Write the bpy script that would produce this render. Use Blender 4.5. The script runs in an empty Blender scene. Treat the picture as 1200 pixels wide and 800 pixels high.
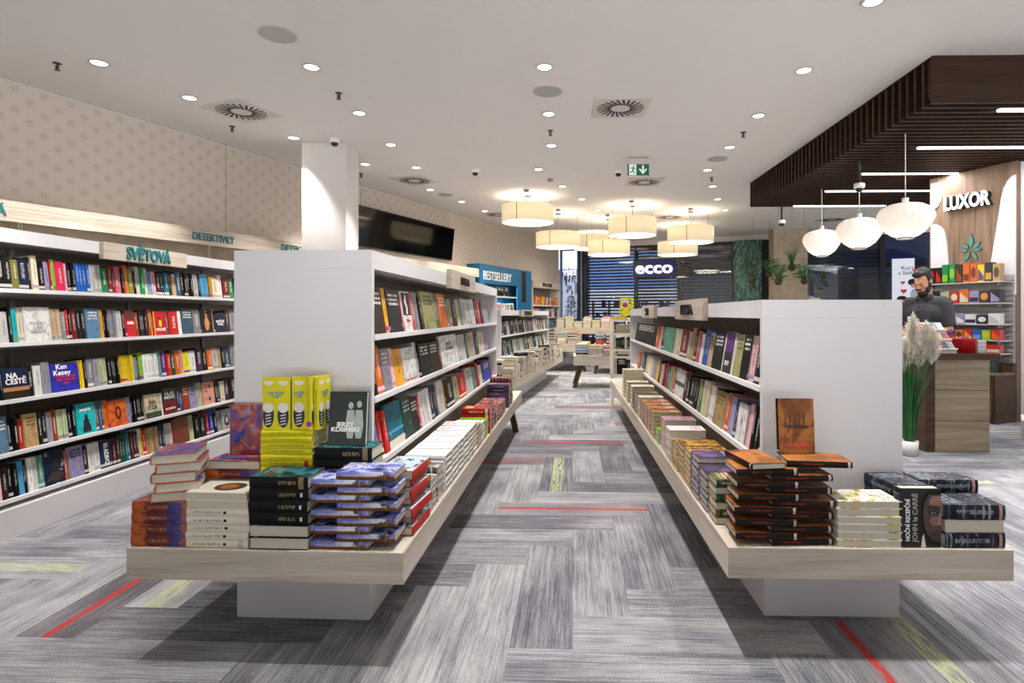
import bpy, bmesh, math, random
from mathutils import Matrix, Vector

SC = bpy.context.scene
WORLD = 2.6
COL = SC.collection
PI = math.pi
R = math.radians
random.seed(7)

# ------------------------------------------------------------------ camera, world, exposure
FPX, PPX, PPY, EYE = 680.0, 645.0, 368.0, 1.3       # focal length and principal point for the 1200x800 frame, eye height
CEIL = 3.57
_cd = bpy.data.cameras.new('camera')
_cd.sensor_width = 36.0
_cd.lens = FPX * 36.0 / 1200.0
_cd.shift_x = (600 - PPX) / 1200.0
_cd.shift_y = -(400 - PPY) / 1200.0
_cd.clip_start = 0.05
_cd.clip_end = 200
_cam = bpy.data.objects.new('camera', _cd)
_cam.location = (0, 0, EYE)
_cam.rotation_euler = (R(90), 0, 0)
COL.objects.link(_cam)
SC.camera = _cam
W = bpy.data.worlds.new('world')
SC.world = W
W.use_nodes = True
_n = W.node_tree.nodes; _l = W.node_tree.links        # world fill light, set brighter below the horizon to lift the ceiling
_tc = _n.new('ShaderNodeTexCoord'); _sx = _n.new('ShaderNodeSeparateXYZ'); _rp = _n.new('ShaderNodeValToRGB')
_l.new(_tc.outputs['Generated'], _sx.inputs[0]); _l.new(_sx.outputs[2], _rp.inputs[0])
_ma = _n.new('ShaderNodeMath'); _ma.operation = 'MULTIPLY_ADD'; _ma.inputs[1].default_value = 0.5; _ma.inputs[2].default_value = 0.5
_l.new(_sx.outputs[2], _ma.inputs[0]); _l.new(_ma.outputs[0], _rp.inputs[0])
_rp.color_ramp.elements[0].position = 0.42; _rp.color_ramp.elements[0].color = (0.97, 0.985, 1.0, 1)
_rp.color_ramp.elements[1].position = 0.56; _rp.color_ramp.elements[1].color = (0.10, 0.10, 0.105, 1)
_l.new(_rp.outputs[0], _n['Background'].inputs[0])
W.node_tree.nodes['Background'].inputs[1].default_value = WORLD
SC.view_settings.view_transform = 'Standard'
SC.view_settings.look = 'None'
SC.view_settings.gamma = 1.0
SC.view_settings.use_curve_mapping = False
SC.view_settings.exposure = 0.07
SPOT_W = 255.0          # each recessed downlight
DRUM_W = 24.0          # each drum pendant
LINE_W = 14.0          # each linear light in the slatted canopy
GLOBE_W = 10.0

# ------------------------------------------------------------------ helpers
def lin(h):
    h = h.lstrip('#')
    out = []
    for i in (0, 2, 4):
        v = int(h[i:i+2], 16) / 255.0
        out.append(v / 12.92 if v <= 0.04045 else ((v + 0.055) / 1.055) ** 2.4)
    return (*out, 1.0)

class NT:
    """small node-tree writer"""
    def __init__(s, name):
        s.m = bpy.data.materials.new(name)
        s.m.use_nodes = True
        s.t = s.m.node_tree
        s.b = s.t.nodes['Principled BSDF']
        s.out = s.t.nodes['Material Output']
    def n(s, kind, **kw):
        nd = s.t.nodes.new(kind)
        for k, v in kw.items():
            setattr(nd, k, v)
        return nd
    def put(s, sock, v):
        if v is None:
            return
        if isinstance(v, bpy.types.NodeSocket):
            s.t.links.new(v, sock)
        else:
            if sock.type == 'RGBA' and not isinstance(v, (int, float)) and len(v) == 3:
                v = (*v, 1)
            sock.default_value = v
    def math(s, op, a, b=None, c=None):
        nd = s.n('ShaderNodeMath', operation=op)
        for i, v in enumerate((a, b, c)):
            s.put(nd.inputs[i], v)
        return nd.outputs[0]
    def mix(s, f, a, b, blend='MIX'):
        nd = s.n('ShaderNodeMix', data_type='RGBA', blend_type=blend)
        s.put(nd.inputs[0], f); s.put(nd.inputs[6], a); s.put(nd.inputs[7], b)
        return nd.outputs[2]
    def sep(s, v):
        nd = s.n('ShaderNodeSeparateXYZ'); s.put(nd.inputs[0], v)
        return nd.outputs
    def comb(s, x, y, z):
        nd = s.n('ShaderNodeCombineXYZ')
        for i, v in enumerate((x, y, z)):
            s.put(nd.inputs[i], v)
        return nd.outputs[0]
    def noise(s, vec, scale=5, detail=2, rough=0.5, dist=0.0):
        nd = s.n('ShaderNodeTexNoise')
        s.put(nd.inputs['Vector'], vec)
        nd.inputs['Scale'].default_value = scale
        nd.inputs['Detail'].default_value = detail
        nd.inputs['Roughness'].default_value = rough
        nd.inputs['Distortion'].default_value = dist
        return nd.outputs['Fac'], nd.outputs['Color']
    def ramp(s, f, stops, interp='LINEAR'):
        nd = s.n('ShaderNodeValToRGB')
        nd.color_ramp.interpolation = interp
        e = nd.color_ramp.elements
        while len(e) < len(stops):
            e.new(0.5)
        for el, (p, c) in zip(e, stops):
            el.position = p
            el.color = c if len(c) == 4 else (*c, 1)
        s.put(nd.inputs[0], f)
        return nd.outputs[0]
    def band(s, v, a, b):
        return s.math('MULTIPLY', s.math('GREATER_THAN', v, a), s.math('LESS_THAN', v, b))
    def tex(s, which='Object'):
        return s.n('ShaderNodeTexCoord').outputs[which]
    def scale(s, vec, xyz):
        nd = s.n('ShaderNodeMapping'); s.put(nd.inputs[0], vec)
        nd.inputs['Scale'].default_value = xyz
        return nd.outputs[0]
    def color(s, v): s.put(s.b.inputs['Base Color'], v)
    def rough(s, v): s.put(s.b.inputs['Roughness'], v)
    def bump(s, h, strength=0.2, dist=0.01):
        nd = s.n('ShaderNodeBump')
        nd.inputs['Strength'].default_value = strength
        nd.inputs['Distance'].default_value = dist
        s.put(nd.inputs['Height'], h)
        s.t.links.new(nd.outputs[0], s.b.inputs['Normal'])

def plain(name, col, rough=0.5, metal=0.0, emit=None, estr=0.0, vary=0.04):
    t = NT(name)
    c = lin(col) if isinstance(col, str) else col
    if vary:
        f, _ = t.noise(t.tex('Object'), 6.0, 3)
        lo = tuple(max(0, x * (1 - vary)) for x in c[:3]); hi = tuple(min(1, x * (1 + vary)) for x in c[:3])
        t.color(t.mix(f, (*lo, 1), (*hi, 1)))
    else:
        t.color(c)
    t.rough(rough)
    t.b.inputs['Metallic'].default_value = metal
    if emit is not None:
        e = lin(emit) if isinstance(emit, str) else emit
        t.b.inputs['Emission Color'].default_value = e
        t.b.inputs['Emission Strength'].default_value = estr
    return t.m

def wood(name, a, b, c, axis='X', scale=1.0, rough=0.5, plank=None):
    """long grain along the given local axis"""
    t = NT(name)
    v = t.tex('Object')
    lo, hi = 1.2 * scale, 26 * scale
    sc = {'X': (lo, hi, hi), 'Y': (hi, lo, hi), 'Z': (hi, hi, lo)}[axis]
    f, _ = t.noise(t.scale(v, sc), 1.0, 6, 0.62, 0.6)
    g, _ = t.noise(t.scale(v, tuple(x * 3 for x in sc)), 1.0, 3, 0.7)
    col = t.ramp(f, [(0.3, lin(a)), (0.52, lin(b)), (0.75, lin(c))])
    col = t.mix(t.math('MULTIPLY', t.math('GREATER_THAN', g, 0.62), 0.35), col, lin(a))
    if plank:
        ax, width = plank
        o = t.sep(v)['XYZ'.index(ax)]
        fr = t.math('FRACT', t.math('DIVIDE', o, width))
        col = t.mix(t.math('MULTIPLY', t.math('LESS_THAN', fr, 0.025), 0.7), col, lin('#3a2c20'))
    t.color(col)
    t.rough(rough)
    t.b.inputs['Specular IOR Level'].default_value = 0.25
    t.bump(g, 0.06, 0.002)
    return t.m

def glow(name, col, strength):
    t = NT(name)
    e = t.n('ShaderNodeEmission')
    e.inputs[0].default_value = lin(col) if isinstance(col, str) else col
    e.inputs[1].default_value = strength
    t.t.links.new(e.outputs[0], t.out.inputs[0])
    return t.m

class MB:
    """collects primitive solids and links them as ONE mesh object"""
    def __init__(s):
        s.v, s.f, s.mi, s.sm = [], [], [], []
    def add(s, verts, faces, mi=0, smooth=False, M=None):
        o = len(s.v)
        for p in verts:
            p = Vector(p)
            if M is not None:
                p = M @ p
            s.v.append(p)
        for f in faces:
            s.f.append(tuple(o + i for i in f)); s.mi.append(mi); s.sm.append(smooth)
        return s
    def box(s, x0, x1, y0, y1, z0, z1, mi=0, M=None):
        v = [(x0, y0, z0), (x1, y0, z0), (x1, y1, z0), (x0, y1, z0), (x0, y0, z1), (x1, y0, z1), (x1, y1, z1), (x0, y1, z1)]
        f = [(3, 2, 1, 0), (4, 5, 6, 7), (0, 1, 5, 4), (1, 2, 6, 5), (2, 3, 7, 6), (3, 0, 4, 7)]
        return s.add(v, f, mi, False, M)
    def prism(s, poly, z0, z1, mi=0, M=None):
        """poly counter-clockwise in xy, extruded in z"""
        n = len(poly)
        v = [(x, y, z0) for x, y in poly] + [(x, y, z1) for x, y in poly]
        f = [tuple(reversed(range(n))), tuple(range(n, 2 * n))] + [(i, (i + 1) % n, n + (i + 1) % n, n + i) for i in range(n)]
        return s.add(v, f, mi, False, M)
    def lathe(s, prof, n=24, mi=0, M=None, smooth=True, cap=True):
        v, f = [], []
        for r, z in prof:
            for k in range(n):
                a = 2 * PI * k / n
                v.append((r * math.cos(a), r * math.sin(a), z))
        for i in range(len(prof) - 1):
            for k in range(n):
                k2 = (k + 1) % n
                f.append((i * n + k, i * n + k2, (i + 1) * n + k2, (i + 1) * n + k))
        s.add(v, f, mi, smooth, M)
        if cap:
            o = len(prof) - 1
            base = len(s.v) - len(v)
            if prof[0][0] > 1e-5:
                s.f.append(tuple(base + k for k in reversed(range(n)))); s.mi.append(mi); s.sm.append(False)
            if prof[-1][0] > 1e-5:
                s.f.append(tuple(base + o * n + k for k in range(n))); s.mi.append(mi); s.sm.append(False)
        return s
    def cyl(s, r, z0, z1, n=20, mi=0, M=None, r1=None):
        return s.lathe([(r, z0), (r if r1 is None else r1, z1)], n, mi, M)
    def tube(s, pts, rad, n=8, mi=0, M=None):
        """round bar through points; rad a number or one per point"""
        pts = [Vector(p) for p in pts]
        rs = rad if isinstance(rad, (list, tuple)) else [rad] * len(pts)
        v, f = [], []
        for i, p in enumerate(pts):
            d = (pts[min(i + 1, len(pts) - 1)] - pts[max(i - 1, 0)]).normalized()
            a = d.orthogonal().normalized() if i == 0 else (a - d * a.dot(d)).normalized()
            b = d.cross(a)
            for k in range(n):
                t = 2 * PI * k / n
                v.append(p + (a * math.cos(t) + b * math.sin(t)) * rs[i])
        for i in range(len(pts) - 1):
            for k in range(n):
                k2 = (k + 1) % n
                f.append((i * n + k, i * n + k2, (i + 1) * n + k2, (i + 1) * n + k))
        f.append(tuple(reversed(range(n)))); f.append(tuple(range((len(pts) - 1) * n, len(pts) * n)))
        return s.add(v, f, mi, True, M)
    def ball(s, c, r, n=12, mi=0, M=None):
        rx, ry, rz = r if isinstance(r, (list, tuple)) else (r, r, r)
        v, f = [], []
        h = n // 2
        for i in range(h + 1):
            ph = PI * i / h
            for k in range(n):
                th = 2 * PI * k / n
                v.append((c[0] + rx * math.sin(ph) * math.cos(th), c[1] + ry * math.sin(ph) * math.sin(th), c[2] - rz * math.cos(ph)))
        for i in range(h):
            for k in range(n):
                k2 = (k + 1) % n
                f.append((i * n + k, i * n + k2, (i + 1) * n + k2, (i + 1) * n + k))
        return s.add(v, f, mi, True, M)
    def mesh(s, name, mats):
        me = bpy.data.meshes.new(name)
        me.from_pydata([tuple(p) for p in s.v], [], s.f)
        for m in (mats if isinstance(mats, (list, tuple)) else [mats]):
            me.materials.append(m)
        me.polygons.foreach_set('material_index', s.mi)
        me.polygons.foreach_set('use_smooth', s.sm)
        me.update()
        return me
    def build(s, name, mats, parent=None, M=None):
        o = bpy.data.objects.new(name, s.mesh(name, mats))
        COL.objects.link(o)
        if parent is not None:
            o.parent = parent
            if M is not None:
                o.matrix_local = M
        elif M is not None:
            o.matrix_world = M
        return o

def tag(o, label=None, cat=None, group=None, kind=None):
    if label: o['label'] = label
    if cat: o['category'] = cat
    if group: o['group'] = group
    if kind: o['kind'] = kind
    return o

def thing(name, label, cat, M=None, group=None):
    o = bpy.data.objects.new(name, None)
    o.empty_display_size = 0.1
    COL.objects.link(o)
    if M is not None:
        o.matrix_world = M
    return tag(o, label, cat, group)

def copy_tree(o, M=None, parent=None):
    c = o.copy()
    COL.objects.link(c)
    if parent is not None:
        c.parent = parent
    elif M is not None:
        c.matrix_world = M
    for ch in o.children:
        copy_tree(ch, None, c)
    return c

def frame(ox, oy, deg, oz=0.0):
    """facade frame: x to the viewer's right, y into the thing, z up; turned by deg clockwise from the camera's axes"""
    return Matrix.Translation((ox, oy, oz)) @ Matrix.Rotation(R(-deg), 4, 'Z')

def ray(px, d, z=None, py=None):
    """a point d metres ahead of the photographer, on the line of sight through the pixel"""
    return Vector(((px - PPX) / FPX * d, d, z if z is not None else EYE - (py - PPY) / FPX * d))

def onfac(F, px, y0=0.0):
    """x in a facade frame of the point seen at pixel column px on its plane y = y0"""
    k = (px - PPX) / FPX
    o = F @ Vector((0, y0, 0)); e = F.to_3x3() @ Vector((1, 0, 0))
    return (k * o.y - o.x) / (e.x - k * e.y)

_FONT = None
def text_mesh(s, size, depth=0.004, bold=0.0, squeeze=1.0):
    cu = bpy.data.curves.new('lettering', 'FONT')
    cu.body = s
    cu.size = size
    cu.extrude = depth / 2
    cu.offset = bold
    cu.align_x = 'CENTER'
    cu.align_y = 'CENTER'
    cu.resolution_u = 3
    cu.space_line = 0.85
    ob = bpy.data.objects.new('lettering', cu)
    COL.objects.link(ob)
    bpy.context.view_layer.update()
    me = bpy.data.meshes.new_from_object(ob.evaluated_get(bpy.context.evaluated_depsgraph_get()))
    bpy.data.objects.remove(ob)
    bpy.data.curves.remove(cu)
    if squeeze != 1.0:
        me.transform(Matrix.Diagonal((squeeze, 1, 1, 1)))
    me.materials.clear()
    return me

def letters(name, s, size, mat, parent, M, depth=0.004, bold=0.0, squeeze=1.0, width=None, kind=None):
    """lettering facing local -y of M (x right, z up)"""
    me = text_mesh(s, size, depth, bold, squeeze)
    if width:
        xs = [v.co.x for v in me.vertices]
        w = max(xs) - min(xs)
        me.transform(Matrix.Translation((-(max(xs) + min(xs)) / 2, 0, 0)))
        me.transform(Matrix.Diagonal((width / w, 1, 1, 1)))
    me.transform(Matrix.Rotation(R(90), 4, 'X'))
    me.materials.append(mat)
    o = bpy.data.objects.new(name, me)
    COL.objects.link(o)
    o.parent = parent
    o.matrix_local = M
    return o

ORD = ['first', 'second', 'third', 'fourth', 'fifth', 'sixth', 'seventh', 'eighth', 'ninth', 'tenth', 'eleventh', 'twelfth', 'thirteenth', 'fourteenth', 'fifteenth',
       'sixteenth', 'seventeenth', 'eighteenth', 'nineteenth', 'twentieth', 'twenty-first', 'twenty-second', 'twenty-third', 'twenty-fourth']

# ------------------------------------------------------------------ materials
M_ = {}
M_['white'] = plain('white_laminate', '#d6d2d3', 0.45, vary=0.02)
M_['shelf_white'] = plain('shelf_white', '#e2dfde', 0.4, vary=0.02)
M_['plaster'] = plain('ceiling_plaster', '#dcd7d2', 0.9, vary=0.02)
M_['white_paint'] = plain('white_paint', '#dcd5d0', 0.7, vary=0.02)
M_['black_metal'] = plain('black_metal', '#18181a', 0.4)
M_['grey_metal'] = plain('grey_metal', '#8d8b88', 0.35, 0.6)
M_['steel'] = plain('brushed_steel', '#b4b2ae', 0.3, 0.8)
M_['oak'] = wood('grey_oak_laminate', '#a99e8e', '#c4b9a9', '#d6ccbe', 'X')
M_['oak_y'] = wood('grey_oak_laminate_lengthwise', '#a99e8e', '#c4b9a9', '#d6ccbe', 'Y')
M_['sign_oak'] = wood('pale_oak_board', '#a39584', '#c2b5a4', '#d2c7b8', 'X')
M_['back_oak'] = wood('taupe_back_panel', '#7a7062', '#8a8072', '#968d80', 'X', rough=0.6)
M_['walnut'] = wood('dark_walnut', '#3c2a1f', '#563f30', '#684e3c', 'X', rough=0.45)
M_['canopy_wood'] = wood('dark_slat_walnut', '#231209', '#331d10', '#442b19', 'X', rough=0.5)
M_['wall_wood'] = wood('brown_walnut_wall', '#66503f', '#866d59', '#9a806b', 'Z', 0.8, 0.5)
M_['counter_oak'] = wood('knotty_oak_front', '#8f7f66', '#a99a80', '#b9ab92', 'X', 0.8, 0.5, plank=('Z', 0.29))
M_['teal_letters'] = plain('teal_letter_paint', '#1d6f72', 0.4)
M_['white_letters'] = plain('white_letter_paint', '#f2f0ee', 0.4)
M_['black'] = plain('matte_black', '#0c0c0d', 0.6)
M_['cream'] = plain('cream_card', '#d9d2c0', 0.7)
M_['screen'] = plain('dark_screen_glass', '#030303', 0.08, vary=0)
M_['lamp_lens'] = glow('lamp_lens', '#fff6ec', 6.0)

def carpet():
    t = NT('carpet_planks')
    uv = t.n('ShaderNodeUVMap').outputs[0]
    at = t.n('ShaderNodeVertexColor'); at.layer_name = 'plank'
    a = t.sep(at.outputs['Color'])
    u = t.sep(uv)
    seed = t.math('MULTIPLY', a[1], 60.0)
    v1 = t.comb(t.math('ADD', t.math('MULTIPLY', u[0], 1.3), seed), t.math('MULTIPLY', u[1], 66.0), seed)
    f1, _ = t.noise(v1, 1.0, 5, 0.68, 0.4)
    v2 = t.comb(t.math('ADD', t.math('MULTIPLY', u[0], 7.0), seed), t.math('MULTIPLY', u[1], 150.0), seed)
    f2, _ = t.noise(v2, 1.0, 2, 0.6)
    v3 = t.comb(t.math('MULTIPLY', u[0], 240.0), t.math('MULTIPLY', u[1], 240.0), seed)
    f3, _ = t.noise(v3, 1.0, 1, 0.5)
    f4, _ = t.noise(t.comb(t.math('ADD', t.math('MULTIPLY', u[0], 2.2), seed), t.math('MULTIPLY', u[1], 5.0), seed), 1.0, 3, 0.55)
    f = t.math('ADD', t.math('MULTIPLY', f1, 0.30), t.math('ADD', t.math('MULTIPLY', f2, 0.20), t.math('ADD', t.math('MULTIPLY', f3, 0.20), t.math('MULTIPLY', f4, 0.30))))
    f = t.math('ADD', f, t.math('MULTIPLY', t.math('SUBTRACT', a[2], 0.5), 0.11))
    col = t.ramp(f, [(0.35, lin('#403f47')), (0.45, lin('#68676e')), (0.53, lin('#8d8c90')), (0.63, lin('#b1b0af'))])
    # accent yarn streaks: 0.5 = yellow plank, 1 = red plank
    cen, _ = t.noise(t.comb(t.math('MULTIPLY', u[0], 2.0), seed, 0.0), 1.0, 2)
    off = t.math('ABSOLUTE', t.math('SUBTRACT', u[1], t.math('ADD', 0.125, t.math('MULTIPLY', t.math('SUBTRACT', cen, 0.5), 0.02))))
    brk, _ = t.noise(t.comb(t.math('MULTIPLY', u[0], 9.0), t.math('MULTIPLY', u[1], 90.0), seed), 1.0, 3, 0.7)
    red = t.math('MULTIPLY', t.math('GREATER_THAN', a[0], 0.8), t.math('MULTIPLY', t.math('LESS_THAN', off, 0.017), t.math('GREATER_THAN', brk, 0.36)))
    red2 = t.math('MULTIPLY', t.math('GREATER_THAN', a[0], 0.8), t.math('MULTIPLY', t.math('LESS_THAN', off, 0.09), t.math('GREATER_THAN', brk, 0.63)))
    col = t.mix(t.math('MULTIPLY', t.math('GREATER_THAN', a[0], 0.8), 0.4), col, lin('#5c5254'))
    col = t.mix(t.math('MULTIPLY', t.math('MAXIMUM', red, t.math('MULTIPLY', red2, 0.5)), 0.9), col, lin('#b32a22'))
    isy = t.band(a[0], 0.3, 0.7)
    yel = t.math('MULTIPLY', isy, t.math('MULTIPLY', t.math('LESS_THAN', off, 0.045), t.math('GREATER_THAN', brk, 0.48)))
    col = t.mix(t.math('MULTIPLY', yel, 0.6), col, lin('#c4c98a'))
    t.color(col)
    t.rough(0.95)
    t.bump(f3, 0.3, 0.004)
    return t.m
M_['carpet'] = carpet()

def wallpaper():
    t = NT('leaf_dot_wallpaper')
    o = t.sep(t.tex('Object'))
    # staggered grid of six-petal motifs in the wall's own x (along) and z (up)
    def motif(dx, dz):
        sx, sz = 0.24, 0.20
        fx = t.math('MULTIPLY', t.math('SUBTRACT', t.math('FRACT', t.math('ADD', t.math('DIVIDE', o[0], sx), dx)), 0.5), sx)
        fz = t.math('MULTIPLY', t.math('SUBTRACT', t.math('FRACT', t.math('ADD', t.math('DIVIDE', o[2], sz), dz)), 0.5), sz)
        r = t.math('SQRT', t.math('ADD', t.math('MULTIPLY', fx, fx), t.math('MULTIPLY', fz, fz)))
        a = t.math('ARCTAN2', fz, fx)
        lim = t.math('ADD', 0.036, t.math('MULTIPLY', t.math('COSINE', t.math('MULTIPLY', a, 6.0)), 0.011))
        return t.math('LESS_THAN', r, lim)
    m = t.math('MAXIMUM', motif(0.0, 0.0), motif(0.5, 0.5))
    n, _ = t.noise(t.tex('Object'), 40.0, 2)
    m = t.math('MULTIPLY', m, t.math('ADD', 0.1, t.math('MULTIPLY', n, 0.6)))
    t.color(t.mix(m, lin('#cfc4b8'), lin('#b39e86')))
    t.rough(0.8)
    return t.m
M_['wallpaper'] = wallpaper()

def marble():
    t = NT('green_marble')
    f, _ = t.noise(t.scale(t.tex('Object'), (2.6, 2.6, 0.8)), 0.9, 5, 0.55, 1.6)
    w = t.math('FRACT', t.math('MULTIPLY', f, 7.0))
    t.color(t.ramp(w, [(0.0, lin('#173a31')), (0.4, lin('#2f6353')), (0.7, lin('#6a9a86')), (0.85, lin('#224c40')), (1.0, lin('#173a31'))]))
    t.rough(0.25)
    return t.m
M_['marble'] = marble()

def stone():
    t = NT('beige_stone_slabs')
    v = t.tex('Object')
    o = t.sep(v)
    f, _ = t.noise(v, 3.0, 4)
    c = t.ramp(f, [(0.35, lin('#a3937d')), (0.65, lin('#bbab94'))])
    fr = t.math('FRACT', t.math('DIVIDE', o[2], 0.55))
    c = t.mix(t.math('MULTIPLY', t.math('LESS_THAN', fr, 0.02), 0.6), c, lin('#6b5d4c'))
    t.color(c); t.rough(0.6)
    return t.m
M_['stone'] = stone()

def paper():
    t = NT('page_block_paper')
    o = t.sep(t.tex('Object'))
    f, _ = t.noise(t.comb(1.0, 1.0, t.math('MULTIPLY', o[2], 900.0)), 1.0, 1)
    t.color(t.mix(f, lin('#a89f8c'), lin('#ded6c4')))
    t.rough(0.85)
    return t.m
M_['paper'] = paper()

def jacket(name, spine=None, text=None, band=None, front=None, fscale=4.0, fdist=0.6, titled=True, lettering=0.5, ftext=None, rough=0.5, same=False, lx=None, zb=None, xr=None, logo=None, lamp=0.6):
    """book cover: generated x runs along the spine, y from spine to fore-edge, z through the thickness.
    With spine None the cover takes the book's own colour."""
    t = NT(name)
    ag = t.n('ShaderNodeAttribute'); ag.attribute_name = 'gen'
    g = t.sep(ag.outputs['Vector'])
    ar_ = t.n('ShaderNodeAttribute'); ar_.attribute_name = 'rnd'
    rnd = ar_.outputs['Fac']
    at = t.n('ShaderNodeAttribute'); at.attribute_name = 'tint'
    base = at.outputs['Color'] if spine is None else lin(spine)
    bw = t.n('ShaderNodeRGBToBW'); t.put(bw.inputs[0], base)
    light = t.math('GREATER_THAN', bw.outputs[0], 0.22)
    tcol = t.mix(light, lin('#e9e4da'), lin('#2a2426')) if text is None else lin(text)
    isfront = t.math('GREATER_THAN', at.outputs['Alpha'], 0.5)
    # spine side
    s1 = t.math('MULTIPLY', rnd, 97.0)
    ln, _ = t.noise(t.comb(t.math('ADD', t.math('MULTIPLY', g[0], 95.0), s1), t.math('MULTIPLY', g[2], 4.0), s1), 1.0, 1)
    a0 = t.math('ADD', 0.12, t.math('MULTIPLY', rnd, 0.15)) if lx is None else lx
    win = t.math('MULTIPLY', t.band(g[2], 0.36, 0.66), t.math('MULTIPLY', t.math('GREATER_THAN', g[0], a0), t.math('LESS_THAN', g[0], t.math('ADD', a0, lettering))))
    tm = t.math('MULTIPLY', win, t.math('GREATER_THAN', ln, 0.5))
    if xr:
        xn, _ = t.noise(t.comb(t.math('MULTIPLY', g[0], 9.0), t.math('MULTIPLY', g[2], 1.5), s1), 1.0, 3, 0.6)
        base = t.ramp(t.math('ADD', g[0], t.math('MULTIPLY', t.math('SUBTRACT', xn, 0.5), 0.5)), [(q_, lin(c_)) for q_, c_ in xr])
    if zb:
        base = t.mix(t.band(g[2], zb[0], zb[1]), base, lin(zb[2]))
    sp = t.mix(t.math('MULTIPLY', tm, lamp), base, tcol)
    if logo:
        sp = t.mix(t.math('MULTIPLY', t.band(g[0], logo[0], logo[1]), t.band(g[2], 0.34, 0.68)), sp, lin(logo[2]))
    if band:
        for (b0, b1, bc) in band:
            if len(bc) == 7:
                sp = t.mix(t.band(g[0], b0, b1), sp, lin(bc))
    else:
        hs = t.n('ShaderNodeHueSaturation'); t.put(hs.inputs['Color'], base)
        t.put(hs.inputs['Hue'], rnd); hs.inputs['Value'].default_value = 1.6
        bm = t.math('MULTIPLY', t.band(g[0], 0.84, 0.93), t.math('GREATER_THAN', t.math('FRACT', t.math('MULTIPLY', rnd, 13.0)), 0.55))
        sp = t.mix(bm, sp, t.mix(0.6, hs.outputs[0], tcol))
    # front and back boards
    fn, fc = t.noise(t.comb(t.math('ADD', g[0], s1), t.math('MULTIPLY', g[1], 0.75), s1), fscale, 4, 0.6, fdist)
    if front is None:
        hs2 = t.n('ShaderNodeHueSaturation'); t.put(hs2.inputs['Color'], base)
        t.put(hs2.inputs['Hue'], t.math('ADD', 0.44, t.math('MULTIPLY', rnd, 0.12))); hs2.inputs['Value'].default_value = 0.55
        dk = hs2.outputs[0]
        fr = t.mix(t.math('MULTIPLY', t.math('GREATER_THAN', fn, 0.53), 0.6), base, dk)
        fr = t.mix(t.math('MULTIPLY', t.math('GREATER_THAN', fn, 0.66), 0.3), fr, tcol)
    else:
        fr = t.ramp(fn, [(p, lin(c)) for p, c in front])
    if titled:
        fl, _ = t.noise(t.comb(t.math('MULTIPLY', g[1], 24.0), t.math('FLOOR', t.math('MULTIPLY', g[0], 10.0)), s1), 1.0, 0)
        rows = t.math('MULTIPLY', t.math('LESS_THAN', t.math('FRACT', t.math('MULTIPLY', g[0], 10.0)), 0.55), t.math('GREATER_THAN', fl, 0.44))
        wf = t.math('MULTIPLY', t.band(g[0], 0.1, 0.4), t.band(g[1], 0.16, 0.86))
        fr = t.mix(t.math('MULTIPLY', t.math('MULTIPLY', wf, rows), 0.85), fr, tcol if ftext is None else lin(ftext))
    if same:
        sp = t.mix(t.math('MULTIPLY', tm, 0.8), fr, tcol)
        if band:
            for (b0, b1, bc) in band:
                sp = t.mix(t.band(g[0], b0, b1), sp, lin(bc))
    t.color(t.mix(isfront, sp, fr))
    t.rough(rough)
    t.b.inputs['Specular IOR Level'].default_value = 0.18
    return t.m

J = {}
J['plain'] = jacket('book_jacket')
J['quiet'] = jacket('untitled_book_jacket', titled=False)
J['paint'] = jacket('painted_purple_orange_jacket', '#6a3324', '#e0a878', front=[(0.3, '#2a2a68'), (0.42, '#5a559c'), (0.5, '#8f4a52'), (0.57, '#b8662e'), (0.64, '#8d86b8'), (0.72, '#b9b3cf')], fscale=3.2, fdist=1.2, titled=False, lx=0.3, lettering=0.34, lamp=0.35,
    xr=[(0.0, '#a04a20'), (0.16, '#b5602a'), (0.3, '#5a1f24'), (0.6, '#6a2c2c'), (0.7, '#38386e'), (0.85, '#4a4880'), (1.0, '#b0683a')])
J['cream'] = jacket('cream_jacket', '#d8d0bc', '#5a544c', band=[], front=[(0.3, '#d8d2c2'), (0.7, '#e4ded0')], titled=False, lx=0.1, lettering=0.46, logo=(0.6, 0.65, '#1c1a18'), lamp=0.7)
J['ink'] = jacket('black_and_gold_jacket', '#07080b', '#9d8a5c', front=[(0.35, '#06090c'), (0.48, '#0d3b44'), (0.58, '#3f8c98'), (0.68, '#0b1d24')], fscale=6, band=[], lx=0.5, lettering=0.3, logo=(0.87, 0.91, '#d8d4cc'), lamp=0.7)
J['pen'] = jacket('violet_blue_and_white_jacket', '#7f86c4', '#d8cdb8', front=[(0.36, '#211a2a'), (0.46, '#6f78c4'), (0.54, '#c9cce6'), (0.64, '#3a2b2a')], fscale=3, titled=False, lx=0.1, lettering=0.55, zb=(0.0, 0.46, '#6e4524'), band=[(0.83, 0.85, '#a8702c')],
    xr=[(0.0, '#6a72bc'), (0.35, '#8088cc'), (0.55, '#c4c8e4'), (0.72, '#e0e0ea'), (0.8, '#2a2540'), (1.0, '#8d92c8')])
J['yellow'] = jacket('bright_yellow_jacket', '#cfc41c', '#3b3a28', front=[(0.3, '#d6ca1a'), (0.7, '#dfd324')], titled=False, lettering=0.7)
J['ember'] = jacket('orange_to_brown_jacket', '#1c100d', '#a63a22', front=[(0.3, '#452a1c'), (0.45, '#7d4a28'), (0.55, '#a46a36'), (0.66, '#6a4024')], fscale=1.8, titled=False, lettering=0.35, band=[(0.93, 0.97, '#b8a39a')])
J['noir'] = jacket('black_and_silver_jacket', '#14161c', '#8f96a6', front=[(0.42, '#0e1016'), (0.55, '#2a2e3a'), (0.66, '#8a8e9a')], fscale=9, fdist=1.0, same=True, lettering=0.6, band=[(0.9, 0.95, '#b48a84')])
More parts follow.
